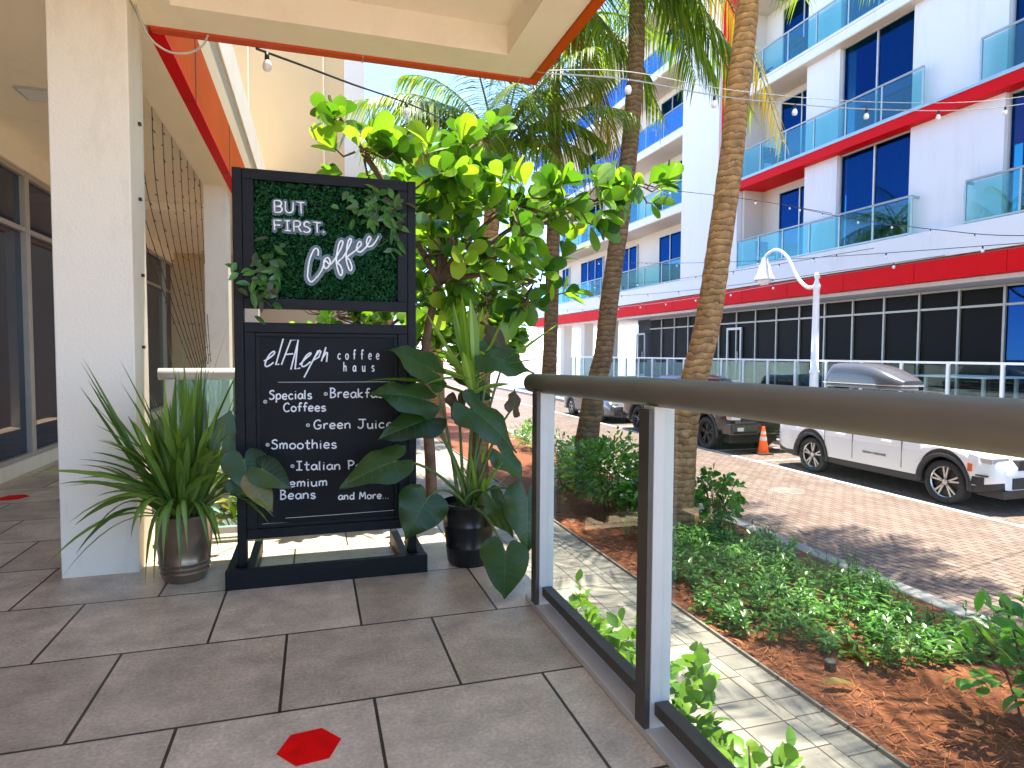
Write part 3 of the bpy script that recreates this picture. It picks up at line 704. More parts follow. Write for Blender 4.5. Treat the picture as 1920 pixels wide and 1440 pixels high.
spaced(mb, 'coffee', 714, 968, 294, 62, 0.0030); mb.build('lettering', M['chalk'], sign); mb = MB(); spaced(mb, 'haus', 752, 938, 374, 62, 0.0030)
mb.build('lettering', M['chalk'], sign)
mb = MB()
for a, b in (((320, 446), (1080, 442)), ((164, 150), (178, 950)), ((1100, 172), (1102, 1010)), ((370, 1345), (1090, 1292)), ((150, 1388), (700, 1352))):
    mb.tube([bd(*a), bd((a[0]+b[0])/2, (a[1]+b[1])/2+1), bd(*b)], 0.0011, 4)
mb.build('chalk_lines', M['chalk'], sign)

# neon words on clear acrylic
def plate(paths, rad, name, y0=3.450, th=0.004, cell=0.003):
    """union of round brush strokes cut from sheet acrylic"""
    P = []
    for p in paths:
        for a, b in zip(p[:-1], p[1:]):
            n = max(1, int((Vector(b)-Vector(a)).length/0.003))
            for k in range(n+1): P.append((a[0]+(b[0]-a[0])*k/n, a[2]+(b[2]-a[2])*k/n))
    P = np.array(P); mn = P.min(0)-rad-0.01; mx = P.max(0)+rad+0.01
    nx, nz = np.ceil((mx-mn)/cell).astype(int)
    gx = mn[0]+cell*np.arange(nx+1); gz = mn[1]+cell*np.arange(nz+1)
    X, Z = np.meshgrid(gx, gz, indexing='ij')
    D = np.full(X.shape, 9.); IX = np.zeros(X.shape, int)
    for i in range(len(P)):
        d = np.hypot(X-P[i, 0], Z-P[i, 1]); m = d < D; D[m] = d[m]; IX[m] = i
    ins = D < rad; cells = ins[:-1, :-1] | ins[1:, :-1] | ins[:-1, 1:] | ins[1:, 1:]
    used = {}; vs = []; fs = []
    def vid(i, j):
        if (i, j) not in used:
            x, z = X[i, j], Z[i, j]
            if not ins[i, j]:
                q = P[IX[i, j]]; k = rad/D[i, j]; x = q[0]+(x-q[0])*k; z = q[1]+(z-q[1])*k
            used[(i, j)] = len(vs); vs.append((x, y0, z))
        return used[(i, j)]
    for i, j in zip(*np.nonzero(cells)): fs.append((vid(i, j), vid(i+1, j), vid(i+1, j+1), vid(i, j+1)))
    mb = MB(); mb.add(vs, fs); return mb.build(name, M['acrylic'], sign)
def neon(strokes, rad, plate_r, name):
    paths = [[hd(q[0], q[1]) for q in s] for s in strokes]
    o = plate(paths, plate_r, 'acrylic_plate')
    mb = MB()
    for p in paths: mb.tube(p, rad, 8)
    return mb.build(name, M['neon'], sign, smooth=True)
def sm(pts, n=6): return [(q[0], q[1]) for q in catmull([(a, b, 0) for a, b in pts], n)]
def circ_arc(cx, cy, rx, ry, a0, a1, n=12): return [(cx+rx*math.cos(R_(a0+(a1-a0)*k/n)), cy-ry*math.sin(R_(a0+(a1-a0)*k/n))) for k in range(n+1)]
but = [[(447,345),(450,462)], [(447,345)]+circ_arc(490,373,30,28,80,-80,8)+[(449,403)], [(449,403)]+circ_arc(492,433,34,30,80,-80,8)+[(450,463)],
       [(558,352),(560,430)]+circ_arc(598,430,38,38,180,360,10)+[(637,358)], [(668,360),(752,365)], [(712,362),(718,474)],
       [(445,540),(450,640)], [(445,540),(520,545)], [(447,590),(508,592)], [(548,545),(606,548)], [(577,547),(580,645)], [(550,645),(612,648)],
       [(642,550),(646,655)], [(642,550)]+circ_arc(680,578,30,28,80,-80,8)+[(645,608)], [(685,608),(718,662)],
       sm([(802,575),(785,560),(760,560),(745,580),(755,602),(785,615),(806,635),(795,660),(765,665),(742,650)]), [(835,562),(915,570)], [(875,567),(880,668)], [(940,655),(945,668)]]
neon(but, 0.0040, 0.0125, 'neon_words')
cof = sm([(885,900),(890,855),(870,824),(838,850),(802,940),(784,1050),(784,1120),(815,1162),(860,1130),(915,1060),(940,1000),(950,940),(985,918),(1008,960),(990,1012),(958,1025),(942,985),(965,950),(1005,985),(1050,940),(1105,850),(1136,772),(1124,745),(1100,770),(1078,860),(1070,960),(1090,1060),(1115,1097),(1132,1060),(1112,1000),(1085,965),(1140,910),(1190,820),(1221,750),(1210,725),(1188,760),(1172,850),(1170,940),(1195,1030),(1216,1048),(1226,1010),(1204,945),(1180,912),(1240,865),(1300,812),(1322,780),(1306,755),(1280,790),(1276,842),(1310,862),(1360,822),(1400,762),(1417,722),(1396,705),(1375,750),(1382,802),(1420,802),(1460,762),(1496,700)], 5)
neon([cof], 0.0046, 0.0185, 'neon_words')

# ------------------------------------------------------------------ potted plants
def heart_leaf(mb, j, tip, wid, hint=(0, -1, 0.6), droop=0.05, fold=0.12, vein=1, wave=0.012, r=rnd, base_mi=0):
    j = Vector(j); tip = Vector(tip); d = tip-j; L = d.length; d.normalize()
    sd_ = d.cross(Vector(hint))
    if sd_.length < 1e-3: sd_ = d.orthogonal()
    sd_.normalize(); nr = sd_.cross(d).normalized()
    if nr.dot(Vector(hint)) < 0: nr = -nr
    rows = [(-.33,.30,.46),(-.25,.14,.78),(-.12,.05,.96),(0,0,1.0),(.14,0,.99),(.3,0,.9),(.46,0,.76),(.62,0,.57),(.77,0,.36),(.9,0,.15),(1,0,.015)]
    ph = r.uniform(0, 6)
    def S(t, u, sg, lift=0):
        for k in range(len(rows)-1):
            if rows[k][0] <= t <= rows[k+1][0]: break
        a, b = rows[k], rows[k+1]; q = (t-a[0])/(b[0]-a[0])
        i_ = a[1]+(b[1]-a[1])*q; o_ = a[2]+(b[2]-a[2])*q
        xx = (i_+(o_-i_)*u)*wid*0.5
        z = fold*xx - fold*1.6*xx*xx/(wid*.5) + wave*math.sin(t*9+ph+sg)*u*u - droop*t*abs(t)*L*2
        return tuple(j + d*(t*L) + sd_*(sg*xx) + nr*(z+lift))
    for sg in (-1, 1):
        vs = []; us = (0, .3, .6, .85, 1)
        for t, _, _ in rows:
            for u in us: vs.append(S(t, u, sg))
        fs = []
        for a in range(len(rows)-1):
            for b in range(4):
                q = a*5+b; f = (q, q+1, q+6, q+5); fs.append(f if sg > 0 else f[::-1])
        mb.add(vs, fs, base_mi)
    if vein:
        def rib(path, w0):
            for sgn in (1,):
                vs = []
                for k, (t, u, sg) in enumerate(path):
                    w = w0*(1-0.75*k/(len(path)-1))
                    p = Vector(S(t, u, sg, 0.0012)); q = path[min(k+1, len(path)-1)]; q0 = path[max(k-1, 0)]
                    tg = (Vector(S(*q))-Vector(S(*q0)))
                    sv = tg.cross(nr).normalized()*w if tg.length > 1e-6 else sd_*w
                    vs += [tuple(p-sv), tuple(p+sv)]
                mb.add(vs, [(2*k, 2*k+1, 2*k+3, 2*k+2) for k in range(len(path)-1)], vein)
        rib([(t, 0, 1) for t in (0.0, .2, .4, .6, .8, .97)], 0.0030)
        for sg in (-1, 1):
            rib([(0, .02, sg), (-.1, .3, sg), (-.2, .55, sg), (-.26, .7, sg)], 0.0016)
            for t0, t1 in ((.02, .06), (.14, .25), (.28, .42), (.43, .58), (.58, .72)):
                rib([(t0, .02, sg), (t0+(t1-t0)*.3, .35, sg), (t0+(t1-t0)*.65, .68, sg), (t1, .94, sg)], 0.0014)

M['alo'] = leaf_mat('elephant_ear_leaf', [(0.010, 0.034, 0.012), (0.018, 0.055, 0.015), (0.042, 0.085, 0.014), (0.026, 0.07, 0.022), (0.06, 0.10, 0.016)], 0.36, 0.32, spec=0.4)
M['alo_vein'] = mat('leaf_vein', (0.05, 0.10, 0.03), 0.5, 0.35, 9)
M['alo_brown'] = leaf_mat('bronze_underside', [(0.05, 0.035, 0.015), (0.07, 0.045, 0.015)], 0.5, 0.25, (2.2, 1.6, 0.8))
M['alo_yellow'] = leaf_mat('yellowing_leaf', [(0.14, 0.13, 0.02), (0.20, 0.15, 0.03)], 0.45, 0.25)
M['petiole'] = mat('green_stalk', (0.10, 0.16, 0.035), 0.45, 0.25, 12)
M['stem'] = mat('cane_stem', (0.17, 0.11, 0.06), 0.75, 0.3, 20, 0.4, 60)
M['drac'] = leaf_mat('striped_strap_leaf', [(0.10, 0.20, 0.025), (0.15, 0.27, 0.03), (0.20, 0.32, 0.04)], 0.35, 0.38)
M['drac_stripe'] = leaf_mat('pale_leaf_stripe', [(0.26, 0.36, 0.06), (0.30, 0.40, 0.08)], 0.4, 0.35)
M['strap'] = leaf_mat('strap_leaf', [(0.06, 0.12, 0.02), (0.10, 0.18, 0.028), (0.15, 0.24, 0.04), (0.22, 0.30, 0.06)], 0.36, 0.28)

def pot(parent, c, prof, m, soil_z, soil_r, grooves=()):
    o = MB().lathe(prof, c, 40).build('pot', m, parent, smooth=True)
    md = o.modifiers.new('edge', 'EDGE_SPLIT'); md.split_angle = R_(50)
    mb = MB(); r = random.Random(5); n = 28; vs = [(c[0], c[1], c[2]+soil_z+.02)]; fs = []
    for ring in (1, 2, 3, 4):
        for k in range(n):
            a = 2*PI*k/n; rr = soil_r*ring/4
            vs.append((c[0]+rr*math.cos(a), c[1]+rr*math.sin(a), c[2]+soil_z+(r.uniform(-.008, .012) if ring < 4 else -0.01)))
    for k in range(n): fs.append((0, 1+k, 1+(k+1) % n))
    for q in range(3):
        for k in range(n): fs.append((1+q*n+k, 1+(q+1)*n+k, 1+(q+1)*n+(k+1) % n, 1+q*n+(k+1) % n))
    mb.add(vs, fs); mb.build('soil', M['soil'], parent)

def strap_leaf(mb, base, tip, wid, rise, r, stripe=False, n=9, kink=None):
    b = Vector(base); t = Vector(tip); mid = b.lerp(t, 0.5)+Vector((0, 0, rise))
    if kink: mid = Vector(kink)
    P = [b*(1-s)**2 + mid*2*s*(1-s) + t*s*s for s in [k/n for k in range(n+1)]]
    ax = (t-b); hz = Vector((ax.x, ax.y, 0))
    sd0 = Vector((-ax.y, ax.x, 0)) if hz.length > .05 else Vector((1, 0, 0))
    sd0.normalize()
    q = Matrix.Rotation(r.uniform(-.7, .7), 3, ax.normalized()); sd0 = q @ sd0
    rowsL = []; vs = []
    for k, p in enumerate(P):
        s = k/n; tg = (P[min(k+1, n)]-P[max(k-1, 0)]).normalized()
        sv = (sd0 - tg*sd0.dot(tg)).normalized(); nr = sv.cross(tg)
        w_ = wid*0.5*(0.55+0.9*s-0.55*s*s)*(1 if s < 0.6 else max(0.04, 1-((s-.6)/.4)**1.5))
        f = 0.28*w_
        vs += [tuple(p-sv*w_+nr*f), tuple(p-sv*w_*.3), tuple(p+sv*w_*.3), tuple(p+sv*w_+nr*f)]
    for c_, mi in ((0, 0), (1, 1 if stripe else 0), (2, 0)):
        if stripe and c_ == 1:
            continue
        pass
    fs = [(k*4+c_, k*4+c_+1, k*4+c_+5, k*4+c_+4) for k in range(n) for c_ in range(3)]
    if stripe:
        st = len(mb.v); mb.v.extend(vs)
        for k in range(n):
            for c_ in range(3):
                mb.f.append((st+k*4+c_, st+k*4+c_+1, st+k*4+c_+5, st+k*4+c_+4)); mb.m.append(1 if c_ == 1 else 0)
    else: mb.add(vs, fs)

# right hand pot: elephant ear with a striped cane plant
pb = thing('potted_plant', 'elephant ear and striped strap-leaved plant in a black plastic pot right of the menu sign', 'potted plant', (0.815, 3.44, 0))
pot(pb, (0.815, 3.44, 0), [(0.0, 0.0), (0.105, 0.0), (0.118, 0.02), (0.128, 0.10), (0.130, 0.105), (0.127, 0.112), (0.142, 0.22), (0.144, 0.226), (0.141, 0.232), (0.150, 0.315), (0.160, 0.325), (0.160, 0.345), (0.148, 0.348), (0.146, 0.30)], M['pot_black'], 0.315, 0.146)
ALO = [([0.604,3.38,1.072],[0.376,3.27,1.205],0.25,0),([0.537,3.32,0.926],[0.284,3.2,1.007],0.23,0),([0.556,3.3,0.819],[0.301,3.2,0.756],0.21,0),
 ([0.373,3.2,0.623],[0.124,3.08,0.573],0.21,0),([0.54,3.27,0.395],[0.44,3.2,0.235],0.27,0),([0.93,3.4,1.149],[1.163,3.32,1.085],0.23,0),
 ([0.807,3.3,0.861],[1.05,3.2,0.683],0.24,0),([1.062,3.16,0.403],[1.049,3.1,0.132],0.255,0),([0.885,2.96,0.19],[0.835,2.80,0.03],0.25,0),
 ([1.045,3.5,1.149],[0.942,3.55,1.368],0.20,1),([0.753,3.45,0.902],[0.772,3.4,0.765],0.152,1),([1.027,3.3,0.87],[1.082,3.35,0.974],0.126,1),
 ([1.005,3.45,0.601],[1.132,3.4,0.467],0.182,0),([0.918,3.3,0.367],[1.02,3.22,0.192],0.168,0),([0.934,3.6,0.956],[0.761,3.6,1.08],0.14,0)]
lm = MB(); pm = MB(); r = random.Random(4)
for i, (j, t, wd, k) in enumerate(ALO):
    hint = (0.1, -1, 0.9) if i not in (4, 7, 8, 13) else (0.05, -1, 0.35)
    if k == 1: hint = (0.6, -1, 0.1)
    if i == 8: hint = (0.05, -1, 0.75)
    heart_leaf(lm, j, t, wd, hint, r.uniform(.05, .16) if i not in (7, 8) else 0.03, r.uniform(.12, .38), 1, r.uniform(.012, .026), r, 2 if k == 1 else 0)
    b = Vector((0.815+r.uniform(-.06, .04), 3.44+r.uniform(-.05, .05), 0.31)); jj_ = Vector(j)
    mid = b.lerp(jj_, 0.55)+Vector((0, 0, 0.14 if jj_.z > .5 else 0.16))
    pts = [b*(1-s)**2+mid*2*s*(1-s)+jj_*s*s for s in [q/9 for q in range(10)]]
    pm.tube(pts, [0.011*(1-.55*q/9) for q in range(10)], 7)
lm.build('heart_leaves', [M['alo'], M['alo_vein'], M['alo_brown']], pb, smooth=True)
pm.build('leaf_stalks', M['petiole'], pb, smooth=True)
MB().tube(catmull([(0.86, 3.46, 0.29), (0.875, 3.46, 0.50), (0.85, 3.45, 0.72), (0.835, 3.44, 0.92), (0.84, 3.45, 1.04)], 5), [0.021]*12+[0.017]*9, 10).build('cane', M['stem'], pb, smooth=True)
DRA = [([0.582,3.5,1.395],0.07),([0.76,3.6,1.457],0.078),([0.776,3.45,1.487],0.085),([0.817,3.42,1.463],0.09),([0.959,3.7,1.442],0.072),([1.038,3.5,1.385],0.066),([0.942,3.4,1.231],0.07),([1.298,3.35,1.329],0.072),([0.225,3.2,1.026],0.064),([1.218,3.3,1.133],0.06),([0.502,3.6,1.081],0.068),([0.718,3.7,1.187],0.07),([0.548,3.25,1.007],0.062),([1.02,3.3,1.0],0.06),([0.749,3.3,1.172],0.07)]
dm = MB(); r = random.Random(6)
for t, wd in DRA:
    L = (Vector(t)-Vector((0.84, 3.45, 1.0))).length
    strap_leaf(dm, (0.84+r.uniform(-.012, .012), 3.45+r.uniform(-.012, .012), 0.95+r.uniform(-.05, .08)), t, wd, 0.02+0.12*(t[2] < 1.25)*L, r, True, 10)
for k in range(14):       # young suckers at the foot of the cane
    a = r.uniform(0, 2*PI); h = r.uniform(.12, .32); bx = 0.87+r.uniform(-.05, .06)
    strap_leaf(dm, (bx, 3.42+r.uniform(-.04, .04), 0.30), (bx+.16*math.cos(a), 3.42+.14*math.sin(a), 0.33+h), 0.028, 0.05, r, True, 7)
dm.build('strap_leaves', [M['drac'], M['drac_stripe']], pb, smooth=True)

# left hand pot: clump of strap leaves with a few heart leaves
pa = thing('potted_plant', 'spiky strap-leaved plant in a ribbed bronze pot beside the column', 'potted plant', (-0.645, 3.60, 0))
prof = [(0.0, 0.0), (0.092, 0.0), (0.102, 0.012)]
for z in (0.05, 0.075, 0.10): prof += [(0.105+z*.16, z-.008), (0.110+z*.16, z), (0.105+z*.16, z+.008)]
prof += [(0.128, 0.17), (0.134, 0.24), (0.131, 0.31), (0.137, 0.325), (0.137, 0.34), (0.124, 0.343), (0.122, 0.30)]
pot(pa, (-0.645, 3.60, 0), prof, M['pot_bronze'], 0.315, 0.123)
STRAP = [[-1.033,3.45,1.137],[-0.999,3.4,1.034],[-1.041,3.5,0.954],[-0.905,3.55,1.124],[-0.943,3.3,0.833],[-1.024,3.6,0.729],[-0.992,3.4,0.697],[-1.02,3.3,0.655],[-1.066,3.25,0.571],[-1.026,3.35,0.615],[-0.903,3.15,0.54],[-0.946,3.2,0.362],[-1.006,3.2,0.407],[-1.078,3.25,0.165],[-0.742,3.6,1.057],[-0.705,3.7,1.219],[-0.719,3.65,1.273],[-0.665,3.7,1.261],[-0.615,3.5,1.085],[-0.559,3.55,1.057],[-0.535,3.5,1.133],[-0.501,3.6,1.132],[-0.406,3.6,1.358],[-0.388,3.6,1.055],[-0.373,3.55,1.002],[-0.377,3.6,0.93],[-0.207,3.15,0.367],[-0.42,3.2,0.27],[-0.633,3.4,1.062],[-0.576,3.4,1.011],[-0.759,3.5,0.956],[-0.772,3.4,0.911],[-0.683,3.3,0.918],[-0.448,3.4,0.905],[-0.864,3.5,0.853],[-0.897,3.4,0.776],[-0.841,3.3,0.676],[-0.427,3.4,0.668],[-0.775,3.2,0.594],[-0.416,3.3,0.581],[-0.574,3.3,0.765],[-0.631,3.25,0.823],[-0.497,3.4,0.802]]
HANG = [[-0.761,3.3,0.086],[-0.721,3.28,0.094],[-0.684,3.3,0.162],[-0.609,3.3,0.096],[-0.677,3.35,0.266],[-0.588,3.35,0.22],[-0.481,3.3,0.204],[-0.445,3.3,0.227],[-0.778,3.3,0.363],[-0.816,3.3,0.304]]
sm_ = MB(); r = random.Random(9)
for t in STRAP:
    a = r.uniform(0, 2*PI); tv = Vector(t); base = (-0.645+.07*math.cos(a), 3.60+.07*math.sin(a), 0.31)
    thin = t[2] > 1.2
    up = 0.05 if t[2] > .85 else (0.16 if t[2] > .5 else 0.26)
    strap_leaf(sm_, base, t, 0.012 if thin else r.uniform(.034, .050), up, r, False, 10)
    if not thin: strap_leaf(sm_, base, tv+Vector((r.uniform(-.10, .04), r.uniform(-.1, .1), r.uniform(-.12, .08))), r.uniform(.028, .044), up, r, False, 10)
for k in range(80):                                             # inner leaves
    a = r.uniform(0, 2*PI); h = r.uniform(.2, .62); o_ = r.uniform(.08, .42)
    base = (-0.645+.07*math.cos(a), 3.60+.07*math.sin(a), 0.31)
    strap_leaf(sm_, base, (-0.645+o_*math.cos(a), 3.60+o_*.8*math.sin(a), 0.33+h*(1.1-o_)), r.uniform(.026, .042), 0.06+.2*o_, r, False, 8)
for t in HANG:
    tv = Vector(t); base = Vector((-0.645, 3.58, 0.32)); out = Vector((tv.x, tv.y, 0))
    kink = Vector((tv.x*0.75-0.645*.25, tv.y-.03, 0.62))
    strap_leaf(sm_, base, t, r.uniform(.024, .034), 0, r, False, 10, kink)
sm_.build('strap_leaves', M['strap'], pa, smooth=True)
lm = MB(); pm = MB()
LEFT = [([-0.443,3.45,0.72],[-0.401,3.45,0.874],0.178,0),([-0.325,3.28,0.651],[-0.300,3.22,0.509],0.208,0),([-0.241,3.25,0.607],[-0.108,3.2,0.519],0.152,0),([-0.275,3.24,0.546],[-0.193,3.2,0.409],0.125,3),([-0.37,3.3,0.54],[-0.319,3.3,0.459],0.099,0)]
for j, t, wd, k in LEFT:
    heart_leaf(lm, j, t, wd, (0.15, -1, 0.4), 0.03, 0.12, 1, 0.006, r, k)
    b = Vector((-0.62+r.uniform(0, .06), 3.56, 0.31)); jv = Vector(j); mid = b.lerp(jv, .5)+Vector((0, 0, .08))
    pm.tube([b*(1-s)**2+mid*2*s*(1-s)+jv*s*s for s in [q/8 for q in range(9)]], 0.0055, 6)
lm.build('heart_leaves', [M['alo'], M['alo_vein'], M['alo_brown'], M['alo_yellow']], pa, smooth=True)
pm.build('leaf_stalks', M['petiole'], pa, smooth=True)
# ------------------------------------------------------------------ large-leaved tree behind the sign
M['clusia'] = leaf_mat('broad_glossy_leaf', [(0.018, 0.06, 0.012), (0.035, 0.10, 0.018), (0.06, 0.15, 0.022), (0.09, 0.20, 0.028), (0.15, 0.28, 0.036), (0.18, 0.32, 0.042), (0.20, 0.27, 0.035)], 0.2, 0.40, (2.7, 2.8, 0.7), 0.6)
M['clusia_bark'] = mat('brown_bark', (0.13, 0.075, 0.045), 0.85, 0.35, 14, 0.5, 50)
OBOV = (0.10, 0.38, 0.68, 0.92, 1.0, 0.86, 0.42)
def rosette(mb, p, ax, n, L, r, mat_i=0):
    ax = Vector(ax).normalized(); u = ax.orthogonal().normalized(); v = ax.cross(u)
    ph = r.uniform(0, 6)
    for k in range(n):
        a = ph + k*2.4; tilt = 0.35+0.75*(k/n)+r.uniform(-.15, .15)
        side = u*math.cos(a)+v*math.sin(a)
        d = ax*math.cos(tilt)+side*math.sin(tilt)
        l = L*r.choice((r.uniform(.55, .8), r.uniform(.8, 1.1), r.uniform(.95, 1.2)))
        mb.leaf(Vector(p)+side*0.01-ax*(0.05*k/n), d, ax, l, l*r.uniform(.54, .68), OBOV, r.uniform(.05, .3), 0.16, mat_i, twist=r.uniform(-.3, .3))
def broad_tree(name, label, trunk_pts, r0, blobs, n_ros, L, seed, xyz_ok=None, group=None, nlv=(6, 9)):
    t = thing(name, label, 'tree', trunk_pts[0], group)
    r = random.Random(seed)
    tr_ = catmull(trunk_pts, 5); mb = MB(); mb.tube(tr_, [r0*(1-.55*k/(len(tr_)-1)) for k in range(len(tr_))], 9)
    mb.build('trunk', M['clusia_bark'], t, smooth=True)
    lv = MB(); br = MB(); top = [Vector(q) for q in trunk_pts]
    tot = sum(b[6] for b in blobs)
    for b in blobs:
        c = Vector(b[:3]); k_n = int(n_ros*b[6]/tot); hub = min(top, key=lambda q: (q-c).length)
        br.tube(catmull([hub, hub.lerp(c, .5)+Vector((0, 0, .06)), c], 4), [0.026, .024, .022, .02, .018, .016, .014, .012, .011], 6)
        for k in range(k_n):
            while True:
                q = Vector((r.uniform(-1, 1), r.uniform(-1, 1), r.uniform(-1, 1)))
                if 0.12 < q.length < 1: break
            p = c+Vector((q.x*b[3], q.y*b[4], q.z*b[5]))
            ax = (Vector((q.x, q.y, q.z*.8))+Vector((0, -.15, .45))+Vector((r.uniform(-.5, .5), r.uniform(-.5, .5), r.uniform(-.4, .4))))
            rosette(lv, p, ax, r.randint(*nlv), L, r)
            if r.random() < .85: br.tube([c.lerp(p, .25), c.lerp(p, .65)-Vector((0, 0, .05)), p], [0.009, .007, .005], 5)
    br.build('branches', M['clusia_bark'], t, smooth=True)
    lv.build('crown', M['clusia'], t, smooth=True)
    return t
broad_tree('broadleaf_tree', 'large-leaved glossy green tree spreading out behind the menu sign', [(0.88, 4.95, -1.15), (0.86, 4.9, 0.2), (0.80, 4.85, 1.1), (0.90, 4.8, 1.7)], 0.055,
  [(0.331, 4.601, 2.54, 0.283, 0.35, 0.246, 14), (0.898, 4.695, 2.474, 0.472, 0.4, 0.312, 34), (1.417, 4.695, 2.285, 0.472, 0.45, 0.378, 34), (1.937, 4.695, 2.379, 0.397, 0.4, 0.265, 20), (2.476, 4.695, 2.521, 0.397, 0.3, 0.17, 12), (1.087, 4.695, 1.907, 0.425, 0.4, 0.283, 24), (1.654, 4.695, 1.718, 0.302, 0.35, 0.312, 18), (0.189, 4.648, 2.786, 0.132, 0.2, 0.151, 5), (1.228, 4.789, 2.767, 0.331, 0.3, 0.113, 9), (0.945, 5.073, 1.529, 0.331, 0.4, 0.208, 14)], 150, 0.185, 21, nlv=(4, 8))
broad_tree('broadleaf_tree', 'smaller yellow-green tree farther down the side garden behind the menu sign', [(0.2, 8.3, -1.15), (0.3, 8.3, 0.4), (0.5, 8.3, 1.2)], 0.05,
  [(0.2, 8.4, 1.6, .7, .5, .5, 20), (1.0, 8.3, 1.75, .8, .5, .45, 20), (1.4, 8.6, 1.2, .6, .5, .4, 10), (1.5, 8.3, 2.3, .5, .5, .4, 22), (2.15, 8.3, 1.95, .5, .5, .4, 22), (2.5, 8.4, 2.5, .45, .5, .4, 16), (1.2, 8.3, 2.7, .5, .5, .35, 14), (2.2, 8.0, 1.35, .5, .4, .35, 20), (1.5, 7.9, 1.5, .45, .4, .3, 18)], 290, 0.16, 22)

# ------------------------------------------------------------------ palms
def palm_bark(name, a, b, dark):
    m, nt, p, out = base_mat(name)
    tc = nt.nodes.new('ShaderNodeTexCoord'); wv = nt.nodes.new('ShaderNodeTexWave')
    wv.bands_direction = 'Z'; wv.wave_profile = 'SAW'; wv.inputs['Scale'].default_value = 3.4; wv.inputs['Distortion'].default_value = 4.5
    wv.inputs['Detail'].default_value = 3; wv.inputs['Detail Scale'].default_value = 2.2
    lk(nt, tc.outputs['Object'], wv.inputs[0])
    rp = nt.nodes.new('ShaderNodeValToRGB'); e = rp.color_ramp.elements
    e[0].position = 0.0; e[0].color = (*dark, 1); e[1].position = 1; e[1].color = (*b, 1)
    q = e.new(0.12); q.color = (*a, 1)
    lk(nt, wv.outputs['Fac'], rp.inputs[0])
    nz = nt.nodes.new('ShaderNodeTexNoise'); nz.inputs['Scale'].default_value = 9; nz.inputs['Detail'].default_value = 8; lk(nt, tc.outputs['Object'], nz.inputs[0])
    mr = nt.nodes.new('ShaderNodeMapRange'); mr.inputs[1].default_value = .3; mr.inputs[2].default_value = .7; mr.inputs[3].default_value = .6; mr.inputs[4].default_value = 1.3; lk(nt, nz.outputs['Fac'], mr.inputs[0])
    mx = nt.nodes.new('ShaderNodeMix'); mx.data_type = 'RGBA'; mx.blend_type = 'MULTIPLY'; mx.inputs[0].default_value = 1
    lk(nt, rp.outputs[0], mx.inputs[6]); lk(nt, mr.outputs[0], mx.inputs[7]); lk(nt, mx.outputs[2], p.inputs['Base Color'])
    p.inputs['Roughness'].default_value = .85
    ad = nt.nodes.new('ShaderNodeMath'); ad.operation = 'MULTIPLY_ADD'; ad.inputs[1].default_value = .5; lk(nt, nz.outputs['Fac'], ad.inputs[0]); lk(nt, wv.outputs['Fac'], ad.inputs[2])
    bp = nt.nodes.new('ShaderNodeBump'); bp.inputs['Strength'].default_value = .9; bp.inputs['Distance'].default_value = .03
    lk(nt, ad.outputs[0], bp.inputs['Height']); lk(nt, bp.outputs[0], p.inputs['Normal'])
    return m
M['bark_palm'] = palm_bark('ringed_palm_bark', (0.29, 0.16, 0.062), (0.48, 0.285, 0.12), (0.045, 0.025, 0.01))
M['bark_dark'] = palm_bark('dark_ringed_palm_bark', (0.15, 0.092, 0.045), (0.27, 0.175, 0.09), (0.028, 0.018, 0.01))
M['frond'] = leaf_mat('palm_leaflet', [(0.045, 0.11, 0.015), (0.09, 0.18, 0.02), (0.16, 0.25, 0.026), (0.28, 0.31, 0.035)], 0.35, 0.42, (2.2, 2.1, 0.5), 0.6)
M['frond_y'] = leaf_mat('yellowing_palm_leaflet', [(0.20, 0.18, 0.03), (0.30, 0.24, 0.05), (0.16, 0.18, 0.03)], 0.45, 0.4, (1.8, 1.6, 0.6))
M['rachis'] = mat('palm_rachis', (0.20, 0.19, 0.05), 0.5, 0.2, 8)
def frond(parent, base, tip, rise, r, n=52, LL=0.62, yellow=False, hang=0.75):
    b = Vector(base); t = Vector(tip); L = (t-b).length
    mid = b.lerp(t, .5)+Vector((0, 0, rise))
    P = [b*(1-s)**2+mid*2*s*(1-s)+t*s*s for s in [k/14 for k in range(15)]]
    mb = MB(); mb.tube(P, [0.026*(1-.88*k/14) for k in range(15)], 6, 1)
    def at(s):
        p = b*(1-s)**2+mid*2*s*(1-s)+t*s*s; tg = ((mid-b)*2*(1-s)+(t-mid)*2*s).normalized(); return p, tg
    for k in range(n):
        s = 0.14+0.85*k/(n-1); p, tg = at(s)
        side = tg.cross(Vector((0, 0, 1)))
        if side.length < .15: side = Vector((1, 0, 0))
        side.normalize(); ln = LL*(0.45+1.1*math.sin(PI*min(1, (s*.92+.08)))**.8*.6)*r.uniform(.85, 1.1)
        for sg in (-1, 1):
            d = side*sg*1.0+tg*(0.45+.5*s)+Vector((0, 0, -0.25))+Vector((r.uniform(-.12, .12), r.uniform(-.12, .12), r.uniform(-.12, .12)))
            mb.leaf(p, d, (0, 0, 1), ln, 0.034, (0.5, 1, .8, .45, .04), hang*r.uniform(.7, 1.25), 0.35, 0)
    return mb.build('frond', [M['frond_y'] if yellow else M['frond'], M['rachis']], parent)
